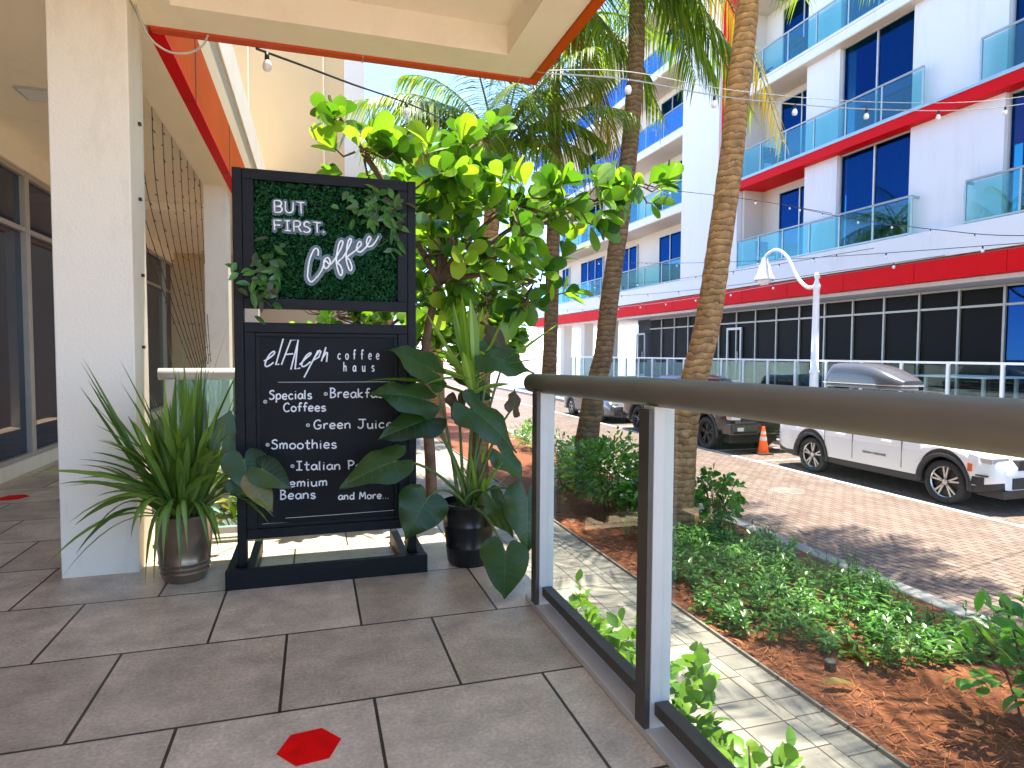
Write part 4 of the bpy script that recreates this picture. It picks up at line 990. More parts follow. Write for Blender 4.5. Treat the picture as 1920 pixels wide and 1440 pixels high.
def palm(label, trunk, rad, bark, crown, fronds, seed, extra=0, ex_len=2.9, zmin=-.9):
    t = thing('palm_tree', label, 'palm tree', trunk[0], 'coconut palms in the planting bed')
    r = random.Random(seed); C_ = Vector(crown)
    pts = catmull(list(trunk)+[crown], 14); n = len(pts); rr = []
    for k, p in enumerate(pts):
        s = k/(n-1); ringv = (k % 3 == 0)*0.022
        rr.append(rad*(1.0-.28*s+.35*math.exp(-s*16))*(1+ringv+r.uniform(-.02, .02)))
    MB().tube(pts, rr, 14).build('trunk', M[bark], t, smooth=True)
    for f in fronds:
        tip, rise = f[0], f[1]; yl = len(f) > 2 and f[2]
        frond(t, C_+Vector((r.uniform(-.06, .06), r.uniform(-.06, .06), r.uniform(-.1, .1))), tip, rise, r, yellow=yl)
    for k in range(extra):
        a = 2.39996*k+seed; el = -0.9+1.9*((k*7) % extra)/extra; el = max(zmin, el)
        tip = C_+Vector((math.cos(a)*math.cos(el*.8), math.sin(a)*math.cos(el*.8), math.sin(el)))*ex_len*r.uniform(.85, 1.1)
        frond(t, C_, tip, 0.55+.25*r.random(), r)
    if True:
        bm_ = MB()
        for k in range(7):
            a = k*2*PI/7; bm_.tube([C_+Vector((math.cos(a)*.05, math.sin(a)*.05, -.35)), C_+Vector((math.cos(a)*.12, math.sin(a)*.12, -.05)), C_+Vector((math.cos(a)*.3, math.sin(a)*.3, .3))], [.05, .045, .02], 6)
        bm_.build('leaf_bases', M['rachis'], t, smooth=True)
    return t
palm('tall palm with a thick leaning tan trunk nearest the railing', [(4.581, 7.388, -1.3), (4.634, 7.388, -0.216), (4.702, 7.388, 0.421), (4.852, 7.388, 0.985), (5.009, 7.388, 1.623), (5.137, 7.388, 2.473), (5.313, 7.388, 3.745), (5.379, 7.388, 4.447), (5.486, 7.388, 5.428), (5.517, 7.388, 5.845)],
     0.185, 'bark_palm', (5.56, 7.39, 7.6), [((8.8, 7.0, 6.7), 1.0), ((8.7, 8.3, 7.2), .9), ((8.2, 6.0, 7.0), .9), ((8.0, 9.3, 7.3), .9), ((9.0, 7.7, 7.5), .8)], 3, 18, 3.5, -.2)
palm('palm at the right end of the bed whose fronds shade the mulch', [(5.3, 2.2, -1.3), (5.5, 2.2, 2.0), (5.6, 2.2, 6.0)], 0.17, 'bark_palm', (5.6, 2.2, 7.3), [((8.8, 3.5, 6.5), 1.0), ((8.5, 2.4, 6.8), 1.0), ((8.7, 4.7, 6.8), .9), ((7.8, 5.3, 6.9), .9), ((6.6, 5.4, 7.0), .9)], 4, 16, 3.3, -.2)
palm('tall palm with a slim dark ringed trunk, second from the railing', [(4.42, 10.267, -1.3), (4.641, 10.267, 0.265), (4.767, 10.267, 0.825), (4.855, 10.267, 1.199), (4.955, 10.267, 2.133), (5.086, 10.267, 3.067), (5.281, 10.267, 4.556), (5.360, 10.267, 5.480), (5.408, 10.267, 6.396), (5.414, 10.267, 7.301)],
     0.18, 'bark_dark', (5.434, 10.260, 8.184), [((7.55, 9.95, 5.55), .45), ((7.0, 9.4, 5.9), .5), ((6.5, 9.5, 5.8), .55), ((6.9, 10.7, 6.3), .6), ((8.132, 9.804, 4.992), 2.4, True), ((3.800, 9.880, 6.588), 1.3), ((4.788, 9.424, 6.284), 1.2), ((6.004, 9.272, 6.816), 1.1), ((4.104, 9.272, 7.044), 1.2), ((7.296, 11.020, 7.424), 1.0)], 5, 6, 2.7, .1)
palm('slim palm whose crown is hidden by the canopy edge', [(4.074, 11.189, -1.3), (4.167, 11.189, 0.501), (4.21, 11.189, 1.692), (4.239, 11.189, 3.264), (4.258, 11.189, 4.722), (4.244, 11.189, 6.0)],
     0.145, 'bark_dark', (4.24, 11.19, 7.2), [((5.9, 10.6, 6.1), .9), ((6.3, 10.9, 5.6), 1.3), ((5.6, 11.2, 4.6), 1.6, True), ((3.0, 10.5, 5.9), .9), ((4.6, 9.6, 6.2), .9)], 7, 10, 2.7, .0)
palm('low palm with a full feathery crown behind the large-leaved tree', [(2.75, 11.0, -1.3), (2.86, 11.0, 1.3), (2.95, 11.0, 2.69), (3.05, 11.0, 4.0)],
     0.17, 'bark_palm', (3.13, 11.0, 4.7), [((0.9, 10.6, 5.2), .9), ((1.0, 10.8, 4.6), .9), ((1.6, 10.2, 4.2), .9), ((4.9, 10.5, 4.9), .9), ((5.2, 10.8, 4.3), 1.1), ((2.2, 9.8, 6.0), .6), ((3.4, 9.9, 6.4), .4), ((4.3, 10.2, 6.0), .6), ((1.5, 11.5, 6.0), .8), ((2.5, 9.4, 4.2), .7), ((3.9, 9.6, 4.0), .8)], 9, 10, 2.4, .1)
palm('distant palm in the side garden seen through the leaves', [(3.4, 19.5, -1.3), (3.5, 19.5, 2.0), (3.5, 19.5, 5.2)], 0.17, 'bark_palm', (3.5, 19.5, 6.4), [], 12, 16, 2.8, -.3)
palm('distant palm beside the path, beyond the low feathery palm', [(4.6, 24, -1.3), (4.5, 24, 2.0), (4.6, 24, 5.8)], 0.17, 'bark_palm', (4.6, 24, 7.2), [], 14, 16, 2.8, -.3)
palm('distant palm near the wing wall in the side garden', [(1.9, 17, -1.3), (1.85, 17, 2.0), (1.9, 17, 4.4)], 0.15, 'bark_palm', (1.9, 17, 5.4), [], 16, 15, 2.3, -.3)

# ------------------------------------------------------------------ shrubs, ground cover
M['shrub'] = leaf_mat('shrub_leaf', [(0.038, 0.125, 0.022), (0.065, 0.19, 0.032), (0.11, 0.27, 0.045), (0.19, 0.37, 0.065)], 0.28, 0.32, (2.0, 2.3, 0.7), 0.6)
M['lime'] = leaf_mat('lime_leaf', [(0.07, 0.17, 0.02), (0.12, 0.25, 0.026), (0.19, 0.32, 0.035), (0.045, 0.12, 0.018)], 0.32, 0.30, (1.8, 2.0, 0.6))
M['croton'] = leaf_mat('croton_leaf', [(0.05, 0.15, 0.02), (0.25, 0.30, 0.02), (0.42, 0.36, 0.03), (0.35, 0.10, 0.02), (0.08, 0.2, 0.03)], 0.35, 0.3, (1.6, 1.5, 0.6))
def shrub(label, base, rx, ry, h, n, L, m, seed, wl=.42, name='shrub', cat='shrub', group=None, low=.18, stems=9, prof=(0.12, .7, 1, .75, .05), ros=0):
    t = thing(name, label, cat, base, group); r = random.Random(seed); b = Vector(base); st = MB(); lv = MB()
    tips = []
    for k in range(stems):
        a = r.uniform(0, 2*PI); o = r.uniform(.2, .95)
        e = b+Vector((math.cos(a)*rx*o, math.sin(a)*ry*o, h*r.uniform(.6, .97)*(1-.25*o*o)))
        st.tube(catmull([b+Vector((math.cos(a)*.03, math.sin(a)*.03, -.05)), b.lerp(e, .5)+Vector((0, 0, .08*h)), e], 4), [0.009, .0085, .008, .0075, .007, .006, .005, .004, .003], 5)
        tips.append(e)
    for k in range(n):
        while True:
            q = Vector((r.uniform(-1, 1), r.uniform(-1, 1), r.uniform(low*2-1, 1)))
            if .25 < q.length < 1: break
        bump_ = 0.82+.22*math.sin(q.x*5+seed)*math.cos(q.y*4+seed*2)
        p = b+Vector((q.x*rx*bump_, q.y*ry*bump_, h*(.5+.5*q.z*bump_)))
        d = Vector((q.x, q.y, q.z*.5+.35))+Vector((r.uniform(-.7, .7), r.uniform(-.7, .7), r.uniform(-.5, .5)))
        if ros: rosette(lv, p, d, ros, L, r)
        else: lv.leaf(p, d, (r.uniform(-.5, .5), r.uniform(-.5, .5), 1), L*r.uniform(.65, 1.2), L*wl*r.uniform(.8, 1.2), prof, r.uniform(0, .5), 0.2, 0, twist=r.uniform(-.5, .5))
    st.build('stems', M['clusia_bark'], t, smooth=True); lv.build('foliage', M[m], t, smooth=True)
    return t
SH = 'shrubs in the mulch bed'
shrub('big bright green bush behind the first glass panel, in front of the dark-trunked palm', (4.15, 8.55, -1.22), .78, .8, 1.3, 1800, .115, 'shrub', 31, .42, group=SH)
shrub('glossy bush just left of the thick leaning palm trunk', (4.3, 7.9, -1.22), .42, .4, .8, 500, .12, 'shrub', 32, .5, group=SH)
shrub('open branching bush just right of the thick leaning palm trunk', (5.15, 7.35, -1.25), .48, .45, .98, 110, .105, 'shrub', 33, .5, group=SH, ros=4)
shrub('sparse dark bush at the base of the slim hidden-crown palm', (4.0, 10.0, -1.2), .55, .6, 1.1, 600, .13, 'shrub', 34, .22, group=SH)
shrub('leafy bush farther down the bed behind the big bright green bush', (4.9, 11.2, -1.25), .7, .8, .9, 800, .12, 'shrub', 35, .4, group=SH)
shrub('round bush by the kerb far down the bed', (5.2, 15.0, -1.25), .6, 1.0, .8, 700, .12, 'shrub', 36, .4, group=SH)
shrub('overhanging leafy bush at the right edge of the mulch bed', (4.12, 2.62, -1.2), .46, .46, 1.06, 360, .13, 'shrub', 37, .48, group=SH, low=.3)
SP = 'lime plants along the deck wall'
for i, (y, h, lab) in enumerate(((3.0, 1.03, 'lime green plant below the first glass panel beside the sign corner post'), (2.5, 1.05, 'lime green plant left of the middle railing post'), (2.0, 1.12, 'lime green plant just right of the middle railing post'),
                                 (1.6, 1.05, 'lime green plant under the second glass panel, nearer the camera'), (1.2, 1.08, 'lime green plant nearest the camera below the railing'))):
    shrub(lab, (1.33, y, -1.16), .20, .28, h+.16, 520, .088, 'lime', 41+i, .55, group=SP, low=.3, stems=7, prof=(.15, .85, 1, .7, .04))
shrub('yellow and green croton behind the side railing by the menu sign', (-.35, 5.0, -1.1), .5, .35, 1.75, 500, .16, 'croton', 51, .3, 'croton_bush', group='crotons')
shrub('yellow and green croton farther back beside the walkway', (-.3, 6.4, -1.1), .5, .6, 1.6, 400, .16, 'croton', 52, .3, 'croton_bush', group='crotons')
shrub('low green bush between the path and the menu sign', (.75, 5.6, -1.12), .35, .5, .75, 500, .1, 'shrub', 53, .4, group='side garden bushes')
shrub('low green bush farther along the side garden path', (.7, 7.2, -1.12), .4, .7, .7, 500, .1, 'shrub', 54, .4, group='side garden bushes')
shrub('green hedge-like bush at the far end of the parking bays', (12.3, 13.3, -1.42), .28, .45, 1.0, 500, .1, 'shrub', 55, .3)
# continuous low ground cover
gc = MB(); r = random.Random(61)
def in_patch(x, y):                       # the patch outline on the bed
    if y < 3.55 or y > 7.4: return False
    lo = 3.30+0.28*max(0, (y-5.2))+.12*math.sin(y*5); hi = 5.45+.12*math.sin(y*4)
    if y < 4.3: lo += (4.3-y)*.9
    return lo < x < hi
n = 0
while n < 1150:
    x = r.uniform(3.2, 5.6); y = r.uniform(3.5, 7.4)
    if not in_patch(x, y): continue
    n += 1; z0 = Z_PATH-0.02-.18*(x-3.15)/2.7+.06*math.sin(PI*(x-3.15)/2.71)
    h = r.choice((r.uniform(.08, .2), r.uniform(.15, .34), r.uniform(.25, .42)))*(0.8+.35*math.sin(x*6)*math.sin(y*5)); lean = Vector((r.uniform(-.3, .3), r.uniform(-.3, .3), 1)).normalized()
    gc.tube([(x, y, z0-.02), Vector((x, y, z0))+lean*h], [.004, .002], 4, 1)
    for k in range(r.randint(9, 13)):
        s = r.uniform(.3, 1); p = Vector((x, y, z0))+lean*h*s; a = r.uniform(0, 2*PI)
        gc.leaf(p, (math.cos(a), math.sin(a), r.uniform(.0, .8)), (0, 0, 1), r.uniform(.04, .11), r.uniform(.016, .038), (.15, .9, .9, .05), r.uniform(0, .4), .2, 0)
tag(gc.build('ground_cover', [M['shrub'], M['petiole']]), 'low leafy green ground cover spreading over the red mulch', kind='stuff')
# pine straw strands on the bed
M['straw'] = leaf_mat('mulch_strand', [(0.13, 0.036, 0.013), (0.28, 0.08, 0.026), (0.40, 0.13, 0.042), (0.46, 0.19, 0.075)], .8, .0)
ps = MB(); r = random.Random(71)
for k in range(15000):
    y = -1.5+9.8*(r.random()**1.25) + 1.0; x = r.uniform(3.17, 5.84)
    z = Z_PATH-0.01-.18*(x-3.15)/2.7+.055*math.sin(PI*(x-3.15)/2.71)+r.uniform(.0, .022)
    a = r.uniform(0, 2*PI); L = r.uniform(.05, .15)
    ps.leaf((x, y, z), (math.cos(a), math.sin(a), r.uniform(-.05, .16)), (0, 0, 1), L, r.uniform(.004, .009), (.6, 1, .5), r.uniform(0, .15), .4, 0)
for k in range(170):                                            # dead leaves and litter among the strands
    y = -0.5+9.3*(r.random()**1.2)+.6; x = r.uniform(3.2, 5.8); a = r.uniform(0, 2*PI)
    z = Z_PATH+.008-.18*(x-3.15)/2.7+.055*math.sin(PI*(x-3.15)/2.71)
    ps.leaf((x, y, z), (math.cos(a), math.sin(a), r.uniform(.0, .25)), (r.uniform(-.4, .4), r.uniform(-.4, .4), 1), r.uniform(.05, .13), r.uniform(.02, .05), (.05, .7, 1, .7, .05), .15, .35, 0)
tag(ps.build('mulch_strands', M['straw']), 'reddish shredded mulch strands lying over the planting bed', kind='stuff')
fl = MB().leaf((3.33, 3.50, -1.10), (1, -.25, .05), (0, 0, 1), .24, .09, (.05, .7, 1, .7, .05), .1, .3)
tag(fl.build('fallen_leaf', M['alo_yellow'], smooth=True), 'large dry leaf lying on the mulch near the path edge', 'leaf')
up = MB().lathe([(0, .02), (.03, .02), (.042, .01), (.042, -.05)], (3.62, 3.72, -1.1), 14)
tag(up.build('garden_light', M['dark_part']), 'small round dark light fitting set in the mulch', 'light')

# ------------------------------------------------------------------ vehicles (built nose towards +x, then turned)
M['carwhite'] = mat('white_car_paint', (0.88, 0.885, 0.89), 0.22, 0.01, 1, coat=1.0)
M['carblack'] = mat('black_car_paint', (0.010, 0.010, 0.012), 0.2, 0.05, 1, coat=1.0)
M['cargrey'] = mat('grey_car_paint', (0.16, 0.16, 0.17), 0.22, 0.03, 1, metal=.5, coat=1.0)
M['trim'] = mat('black_plastic_trim', (0.030, 0.029, 0.029), 0.55, 0.15, 30)
M['tyre'] = mat('tyre_rubber', (0.022, 0.022, 0.022), 0.75, 0.2, 30, 0.2, 90)
M['rim'] = mat('bright_alloy', (0.62, 0.62, 0.62), 0.25, 0.03, 5, metal=.7)
M['rimdark'] = mat('dark_alloy', (0.03, 0.03, 0.03), 0.35, 0.1, 5, metal=.4)
M['carglass'] = mat('car_glass', (0.010, 0.012, 0.014), 0.03, 0.1, 1, spec=.9, coat=1)
M['lens'] = mat('headlight_lens', (0.55, 0.56, 0.58), 0.08, 0.05, 3, metal=.4, coat=1)
M['amber'] = mat('amber_marker', (0.75, 0.10, 0.02), 0.3, 0.05, 3, coat=.5)
def interp(keys, x):
    if x <= keys[0][0]: return keys[0][1]
    for (a, b), (c, d) in zip(keys[:-1], keys[1:]):
        if x <= c: return b+(d-b)*(x-a)/(c-a)
    return keys[-1][1]
def vehicle(name, label, cat, loc, rz, paint, L, hw, wheels, rt, rarch, sill, belt, roof, rw, glass, clad=.13, rim='rim', group=None, tyre_w=.25):
    t = thing(name, label, cat, (0, 0, 0), group)
    xs = set()
    n = 60
    for k in range(n+1): xs.add(round(-L/2+L*k/n, 4))
    for xc in wheels:
        for k in range(-12, 13): xs.add(round(xc+rarch*math.sin(k*PI/24), 4))
    xs = sorted(xs)
    def zb(x):
        z = sill(x)
        for xc in wheels:
            d = abs(x-xc)
            if d < rarch: z = max(z, rt+math.sqrt(max(0, rarch*rarch-d*d)))
        return z
    def hwx(x):
        e = min(1.0, (L/2-abs(x))/0.55); return hw*(0.80+0.20*math.sqrt(max(0, 1-(1-e)**2)))
    def ring(x):
        w_ = hwx(x); b0 = zb(x); zs = belt(x); zr = max(roof(x), zs+.015); wr = rw(x)*w_
        b0 = min(b0, zs-.06); c = min(b0+clad, zs-.04)
        zm = c+(zs-c)*.55
        return [(0, b0), (w_*.86, b0), (w_*.975, b0+.015), (w_*.995, c), (w_*1.0, zm), (w_*.985, zs-.03), (w_*.955, zs), (wr+(w_*.955-wr)*.12, zs+(zr-zs)*.86), (wr*.9, zr-.012 if zr-zs > .1 else zr), (wr*.5, zr+.012), (0, zr+.016)]
    rings = [ring(x) for x in xs]; m_ = len(rings[0]); vs = []; fs = []; mi = []
    for sg in (-1, 1):
        o_ = len(vs)
        for x, rg in zip(xs, rings):
            for (y, z) in rg: vs.append((x, sg*y, z))
        for i in range(len(xs)-1):
            for k in range(m_-1):
                f = (o_+i*m_+k, o_+(i+1)*m_+k, o_+(i+1)*m_+k+1, o_+i*m_+k+1)
                fs.append(f if sg < 0 else f[::-1]); mi.append(1 if k < 3 else 0)
        for i in (0, len(xs)-1):
            f = tuple(o_+i*m_+k for k in range(m_)); fs.append(f if (sg < 0) == (i > 0) else f[::-1]); mi.append(0)
    mb = MB(); mb.v = vs; mb.f = fs; mb.m = mi
    bo = mb.build('body', [paint, M['trim']], t, smooth=True, recalc=True)
    md = bo.modifiers.new('edge', 'EDGE_SPLIT'); md.split_angle = R_(38)
    MB().box(-L/2+.3, L/2-.3, -hw*.72, hw*.72, .24, .62).build('chassis', M['trim'], t)
    for xc in wheels:
        for sg in (-1, 1):
            yw = sg*(hw-.03-tyre_w/2); w0 = tyre_w/2
            pr = []
            for a, b in ((.70, -.75), (.73, -.95), (.80, -1.0), (.95, -.92), (1.0, -.75), (1.005, 0), (1.0, .75), (.95, .92), (.80, 1.0), (.73, .95), (.70, .75)): pr.append((a*rt, b*w0))
            q = MB(); nn = 40; v2 = []
            for (rr, yy) in pr:
                for k in range(nn): v2.append((xc+rr*math.cos(2*PI*k/nn), yw+yy, rt+rr*math.sin(2*PI*k/nn)))
            q.add(v2, [(i*nn+k, i*nn+(k+1) % nn, (i+1)*nn+(k+1) % nn, (i+1)*nn+k) for i in range(len(pr)-1) for k in range(nn)])
            wo = q.build('wheel', M['tyre'], t, smooth=True, recalc=True)
            rm_ = MB(); ys = yw+sg*w0*.72
            def ringp(r0, r1, y0_, y1_, mm, nn=40):
                vv = []
                for k in range(nn):
                    a = 2*PI*k/nn; vv += [(xc+r0*math.cos(a), y0_, rt+r0*math.sin(a)), (xc+r1*math.cos(a), y1_, rt+r1*math.sin(a))]
                mm.add(vv, [(2*k, 2*k+1, (2*k+3) % (2*nn), (2*k+2) % (2*nn)) for k in range(nn)])
            ringp(.665*rt, .725*rt, ys-sg*.015, ys+sg*.012, rm_)
            for s in range(5):                                     # twin (split) spokes
                a0 = 2*PI*s/5+.3
                for da in (-.17, .17):
                    p0 = Vector((math.cos(a0)*.10*rt, 0, math.sin(a0)*.10*rt)); p1 = Vector((math.cos(a0+da)*.70*rt, 0, math.sin(a0+da)*.70*rt))
                    off = Vector((xc, ys-sg*.005, rt)); tv = (p1-p0).normalized(); sv = Vector((-tv.z, 0, tv.x))*.035*rt
                    rm_.add([tuple(off+p0-sv), tuple(off+p0+sv), tuple(off+p1+sv*1.2), tuple(off+p1-sv*1.2)] + [tuple(off+p+Vector((0, -sg*.03, 0))) for p in (p0-sv, p0+sv, p1+sv*1.2, p1-sv*1.2)],
                            [(0, 1, 2, 3), (0, 1, 5, 4), (2, 3, 7, 6), (1, 2, 6, 5), (3, 0, 4, 7)])
            vv = [(xc, ys+sg*.004, rt)]+[(xc+.13*rt*math.cos(2*PI*k/16), ys, rt+.13*rt*math.sin(2*PI*k/16)) for k in range(16)]
            rm_.add(vv, [(0, 1+k, 1+(k+1) % 16) for k in range(16)])
            rm_.build('rim', M[rim], wo)
            dk = MB(); vv = [(xc, yw+sg*w0*.25, rt)]+[(xc+.69*rt*math.cos(2*PI*k/24), yw+sg*w0*.25, rt+.69*rt*math.sin(2*PI*k/24)) for k in range(24)]
            dk.add(vv, [(0, 1+k, 1+(k+1) % 24) for k in range(24)]); dk.build('brake_disc', M['rimdark'], wo)
            # arch lip and liner
            am = MB(); vv = []; nn = 26
            for k in range(nn+1):
                a = -0.12+(PI+.24)*k/nn; ca, sa = math.cos(a), math.sin(a)
                for rr_, yy in ((rarch-.012, hwx(xc)-.10), (rarch-.012, hwx(xc)+.006), (rarch+.055, hwx(xc)+.010), (rarch+.062, hwx(xc)-.02)):
                    vv.append((xc+rr_*ca, sg*yy, rt+rr_*sa))
            am.add(vv, [(k*4+j, k*4+j+1, k*4+j+5, k*4+j+4) for k in range(nn) for j in range(3)])
            am.build('arch_trim', M['trim'], t, smooth=True)
            ln_ = MB(); vv = []
            for k in range(nn+1):
                a = -0.1+(PI+.2)*k/nn
                for yy in (hwx(xc)-.06, hw*.5): vv.append((xc+(rarch-.005)*math.cos(a), sg*yy, rt+(rarch-.005)*math.sin(a)))
            ln_.add(vv, [(2*k, 2*k+1, 2*k+3, 2*k+2) for k in range(nn)])
            ln_.add([(xc-rarch, sg*hw*.5, .2), (xc+rarch, sg*hw*.5, .2), (xc+rarch, sg*hw*.5, rt+rarch), (xc-rarch, sg*hw*.5, rt+rarch)], [(0, 1, 2, 3)])
            ln_.build('arch_liner', M['tyre'], t)
    # glazing laid 5 mm proud of the pillars
    for (a, b) in glass:
        for sg in (-1, 1):
            g = MB(); vv = []; k_n = 6
            for k in range(k_n+1):
                x = a+(b-a)*k/k_n; rg = ring(x)
                (y0_, z0_), (y1_, z1_) = rg[6], rg[7]
                for u in (.08, .95): vv.append((x, sg*(y0_+(y1_-y0_)*u+.006), z0_+(z1_-z0_)*u))
            g.add(vv, [(2*k, 2*k+2, 2*k+3, 2*k+1) for k in range(k_n)]); g.build('side_window', M['carglass'], t)
    t['hwx0'] = hw
    t.location = loc; t.rotation_euler = (0, 0, rz)
    return t, hwx
def glass_quad(t, pts, name, m):
    mb = MB(); mb.add(pts, [(0, 1, 2, 3)]); return mb.build(name, m, t, local=True)
# white suv
suv, hx = vehicle('parked_suv', 'white three-row suv parked at the kerb with a grey roof box', 'suv', (11.41, 10.03, Z_ROAD), -PI/2, M['carwhite'], 5.2, .985, (1.68, -1.43), .385, .455,
    lambda x: .30 if abs(x) < 2.2 else .30+(abs(x)-2.2)*.25, lambda x: interp([(-2.6, 1.0), (-2.3, 1.06), (1.2, 1.03), (2.2, .98), (2.45, .90), (2.6, .74)], x),
    lambda x: interp([(-2.6, 1.05), (-2.45, 1.55), (-2.2, 1.72), (-1.0, 1.78), (.2, 1.78), (.65, 1.70), (1.45, 1.12), (2.0, 1.06), (2.4, .96), (2.6, .76)], x),
    lambda x: interp([(-2.6, .80), (.6, .76), (1.3, .88), (2.6, .9)], x), ((-2.25, -1.35), (-1.3, -.35), (-.28, .68)))
def on_side(x, z, sg=-1, d=.004): return (x, sg*(hx(x)+d), z)
dl_ = MB()
for x in (.86, -.28, -1.02): dl_.box(x-.004, x+.004, -hx(x)-.003, -hx(x)+.02, .50, 1.0)
dl_.build('door_gap', M['trim'], suv, local=True)
hn = MB()
for x in (.55, -.55): hn.box(x-.13, x+.08, -hx(x)-.028, -hx(x)-.005, .93, .96)
hn.build('door_handle', M['carwhite'], suv, local=True, bevel=.006)
MB().box(2.14, 2.38, -.975, -.80, .45, .59).box(2.10, 2.44, -.97, -.80, .605, .63).build('fog_light', M['trim'], suv, local=True)
MB().box(2.12, 2.20, -.99, -.90, .66, .80).build('side_marker', M['amber'], suv, local=True, bevel=.01)
MB().box(2.22, 2.50, -.95, -.55, .82, .92).build('headlight', M['lens'], suv, local=True, bevel=.02)
MB().box(2.30, 2.55, .55, .82, .80, .93).build('headlight', M['lens'], suv, local=True, bevel=.02)
MB().box(2.45, 2.615, -.5, .5, .72, .88).box(2.45, 2.62, -.62, .62, .42, .60).box(2.2, 2.625, -.84, .84, .27, .40).build('grille', M['trim'], suv, local=True)
glass_quad(suv, [(.72, -.66, 1.70), (1.42, -.80, 1.14), (1.42, .80, 1.14), (.72, .66, 1.70)], 'windshield', M['carglass'])
for sg in (-1, 1): MB().tube([(-2.0, sg*.66, 1.77), (-1.9, sg*.66, 1.84), (.3, sg*.66, 1.83), (.45, sg*.66, 1.75)], .018, 8).build('roof_bar', M['trim'], suv, local=True, smooth=True)
tx = bpy.data.curves.new('door_lettering', 'FONT'); tx.body = 'GRAND CHEROKEE'; tx.size = .062; tx.extrude = .002; tx.materials.append(M['trim'])
tmp_ = bpy.data.objects.new('door_lettering', tx); COL.objects.link(tmp_); bpy.context.view_layer.update()
tm_ = bpy.data.meshes.new_from_object(tmp_); bpy.data.objects.remove(tmp_)
to = bpy.data.objects.new('door_lettering', tm_); COL.objects.link(to); to.parent = suv
to.location = (-.02, -.9905, .655); to.rotation_euler = (PI/2, 0, 0)
# roof box on the suv
rb_ = thing('roof_box', 'glossy grey aerodynamic roof box on top of the white suv', 'roof box', (0, 0, 0))
mb = MB(); vs = []; nst = 22; nr = 14
M['boxgrey'] = mat('grey_gloss_plastic', (0.085, 0.092, 0.108), 0.25, 0.04, 2, coat=.4)
bx0, bx1 = -1.5, .42
for i in range(nst+1):
    s = i/nst; x = bx0+(bx1-bx0)*s
    h = .42*min(1, (s/.10)**.5 if s < .10 else 1)*(1 if s < .45 else 1-.80*((s-.45)/.55)**1.7); w_ = .40*(1 if .06 < s < .75 else (1-.35*((s-.75)/.25)**2 if s >= .75 else .9+.1*s/.06))
    h = max(h, .06)
    for k in range(nr+1):
        a = PI*k/nr; c = math.cos(a); sgn = 1 if c >= 0 else -1
        vs.append((x, w_*sgn*abs(c)**.45, .10+h*math.sin(a)**.55))
mb.add(vs, [(i*(nr+1)+k, (i+1)*(nr+1)+k, (i+1)*(nr+1)+k+1, i*(nr+1)+k+1) for i in range(nst) for k in range(nr)])
mb.add([vs[k] for k in range(nr+1)], [tuple(range(nr+1))]); mb.add([vs[nst*(nr+1)+k] for k in range(nr+1)], [tuple(range(nr, -1, -1))])
mb.build('lid', M['boxgrey'], rb_, smooth=True, local=True)
MB().prism([(bx0-.01, -.39), (bx1-.5, -.41), (bx1+.015, -.27), (bx1+.015, .27), (bx1-.5, .41), (bx0-.01, .39)], 'z', .075, .105).build('rim_strip', M['rim'], rb_, local=True, bevel=.008)
MB().prism([(bx0+.03, -.35), (bx1-.5, -.37), (bx1-.06, -.23), (bx1-.06, .23), (bx1-.5, .37), (bx0+.03, .35)], 'z', .0, .075).build('tray', M['boxgrey'], rb_, local=True, bevel=.02)
rb_.location = (11.25, 10.1, Z_ROAD+1.90); rb_.rotation_euler = (0, 0, -PI/2)
# black pickup
pk, hp_ = vehicle('pickup_truck', 'black pickup truck with large tyres parked beyond the orange cone', 'pickup truck', (11.22, 17.17, Z_ROAD), -PI/2, M['carblack'], 6.2, 1.02, (2.05, -1.8), .44, .54,
    lambda x: .52 if abs(x) < 2.6 else .56, lambda x: interp([(-3.1, 1.30), (2.3, 1.26), (2.9, 1.18), (3.1, 1.0)], x),
    lambda x: interp([(-3.1, 1.31), (-1.05, 1.32), (-1.0, 1.5), (-.85, 1.92), (.3, 1.96), (.7, 1.86), (1.4, 1.38), (2.8, 1.28), (3.1, 1.05)], x),
    lambda x: interp([(-3.1, .92), (-1.05, .92), (-.9, .76), (.6, .76), (1.4, .9), (3.1, .92)], x), ((-.85, -.1), (-.02, .8)), clad=.06, rim='rimdark', tyre_w=.30)
MB().box(2.75, 3.2, -.98, .98, .50, .80).build('front_bumper', M['carblack'], pk, local=True, bevel=.04)
MB().box(3.0, 3.13, -.62, .62, .84, 1.14).build('grille', M['trim'], pk, local=True)
for sg in (-1, 1):
    MB().box(2.82, 3.12, sg*.80-.16, sg*.80+.16, .88, 1.10).build('headlight', M['lens'], pk, local=True, bevel=.03)
    MB().box(3.1, 3.215, sg*.72-.10, sg*.72+.10, .60, .70).build('fog_light', M['lens'], pk, local=True, bevel=.02)
glass_quad(pk, [(.74, -.70, 1.86), (1.38, -.86, 1.40), (1.38, .86, 1.40), (.74, .70, 1.86)], 'windshield', M['carglass'])
MB().tube([(2.3, -.7, .42), (2.3, .7, .42)], .06, 10).tube([(2.05, -.8, .44), (2.05, .8, .44)], .05, 10).build('axle', M['tyre'], pk, local=True)
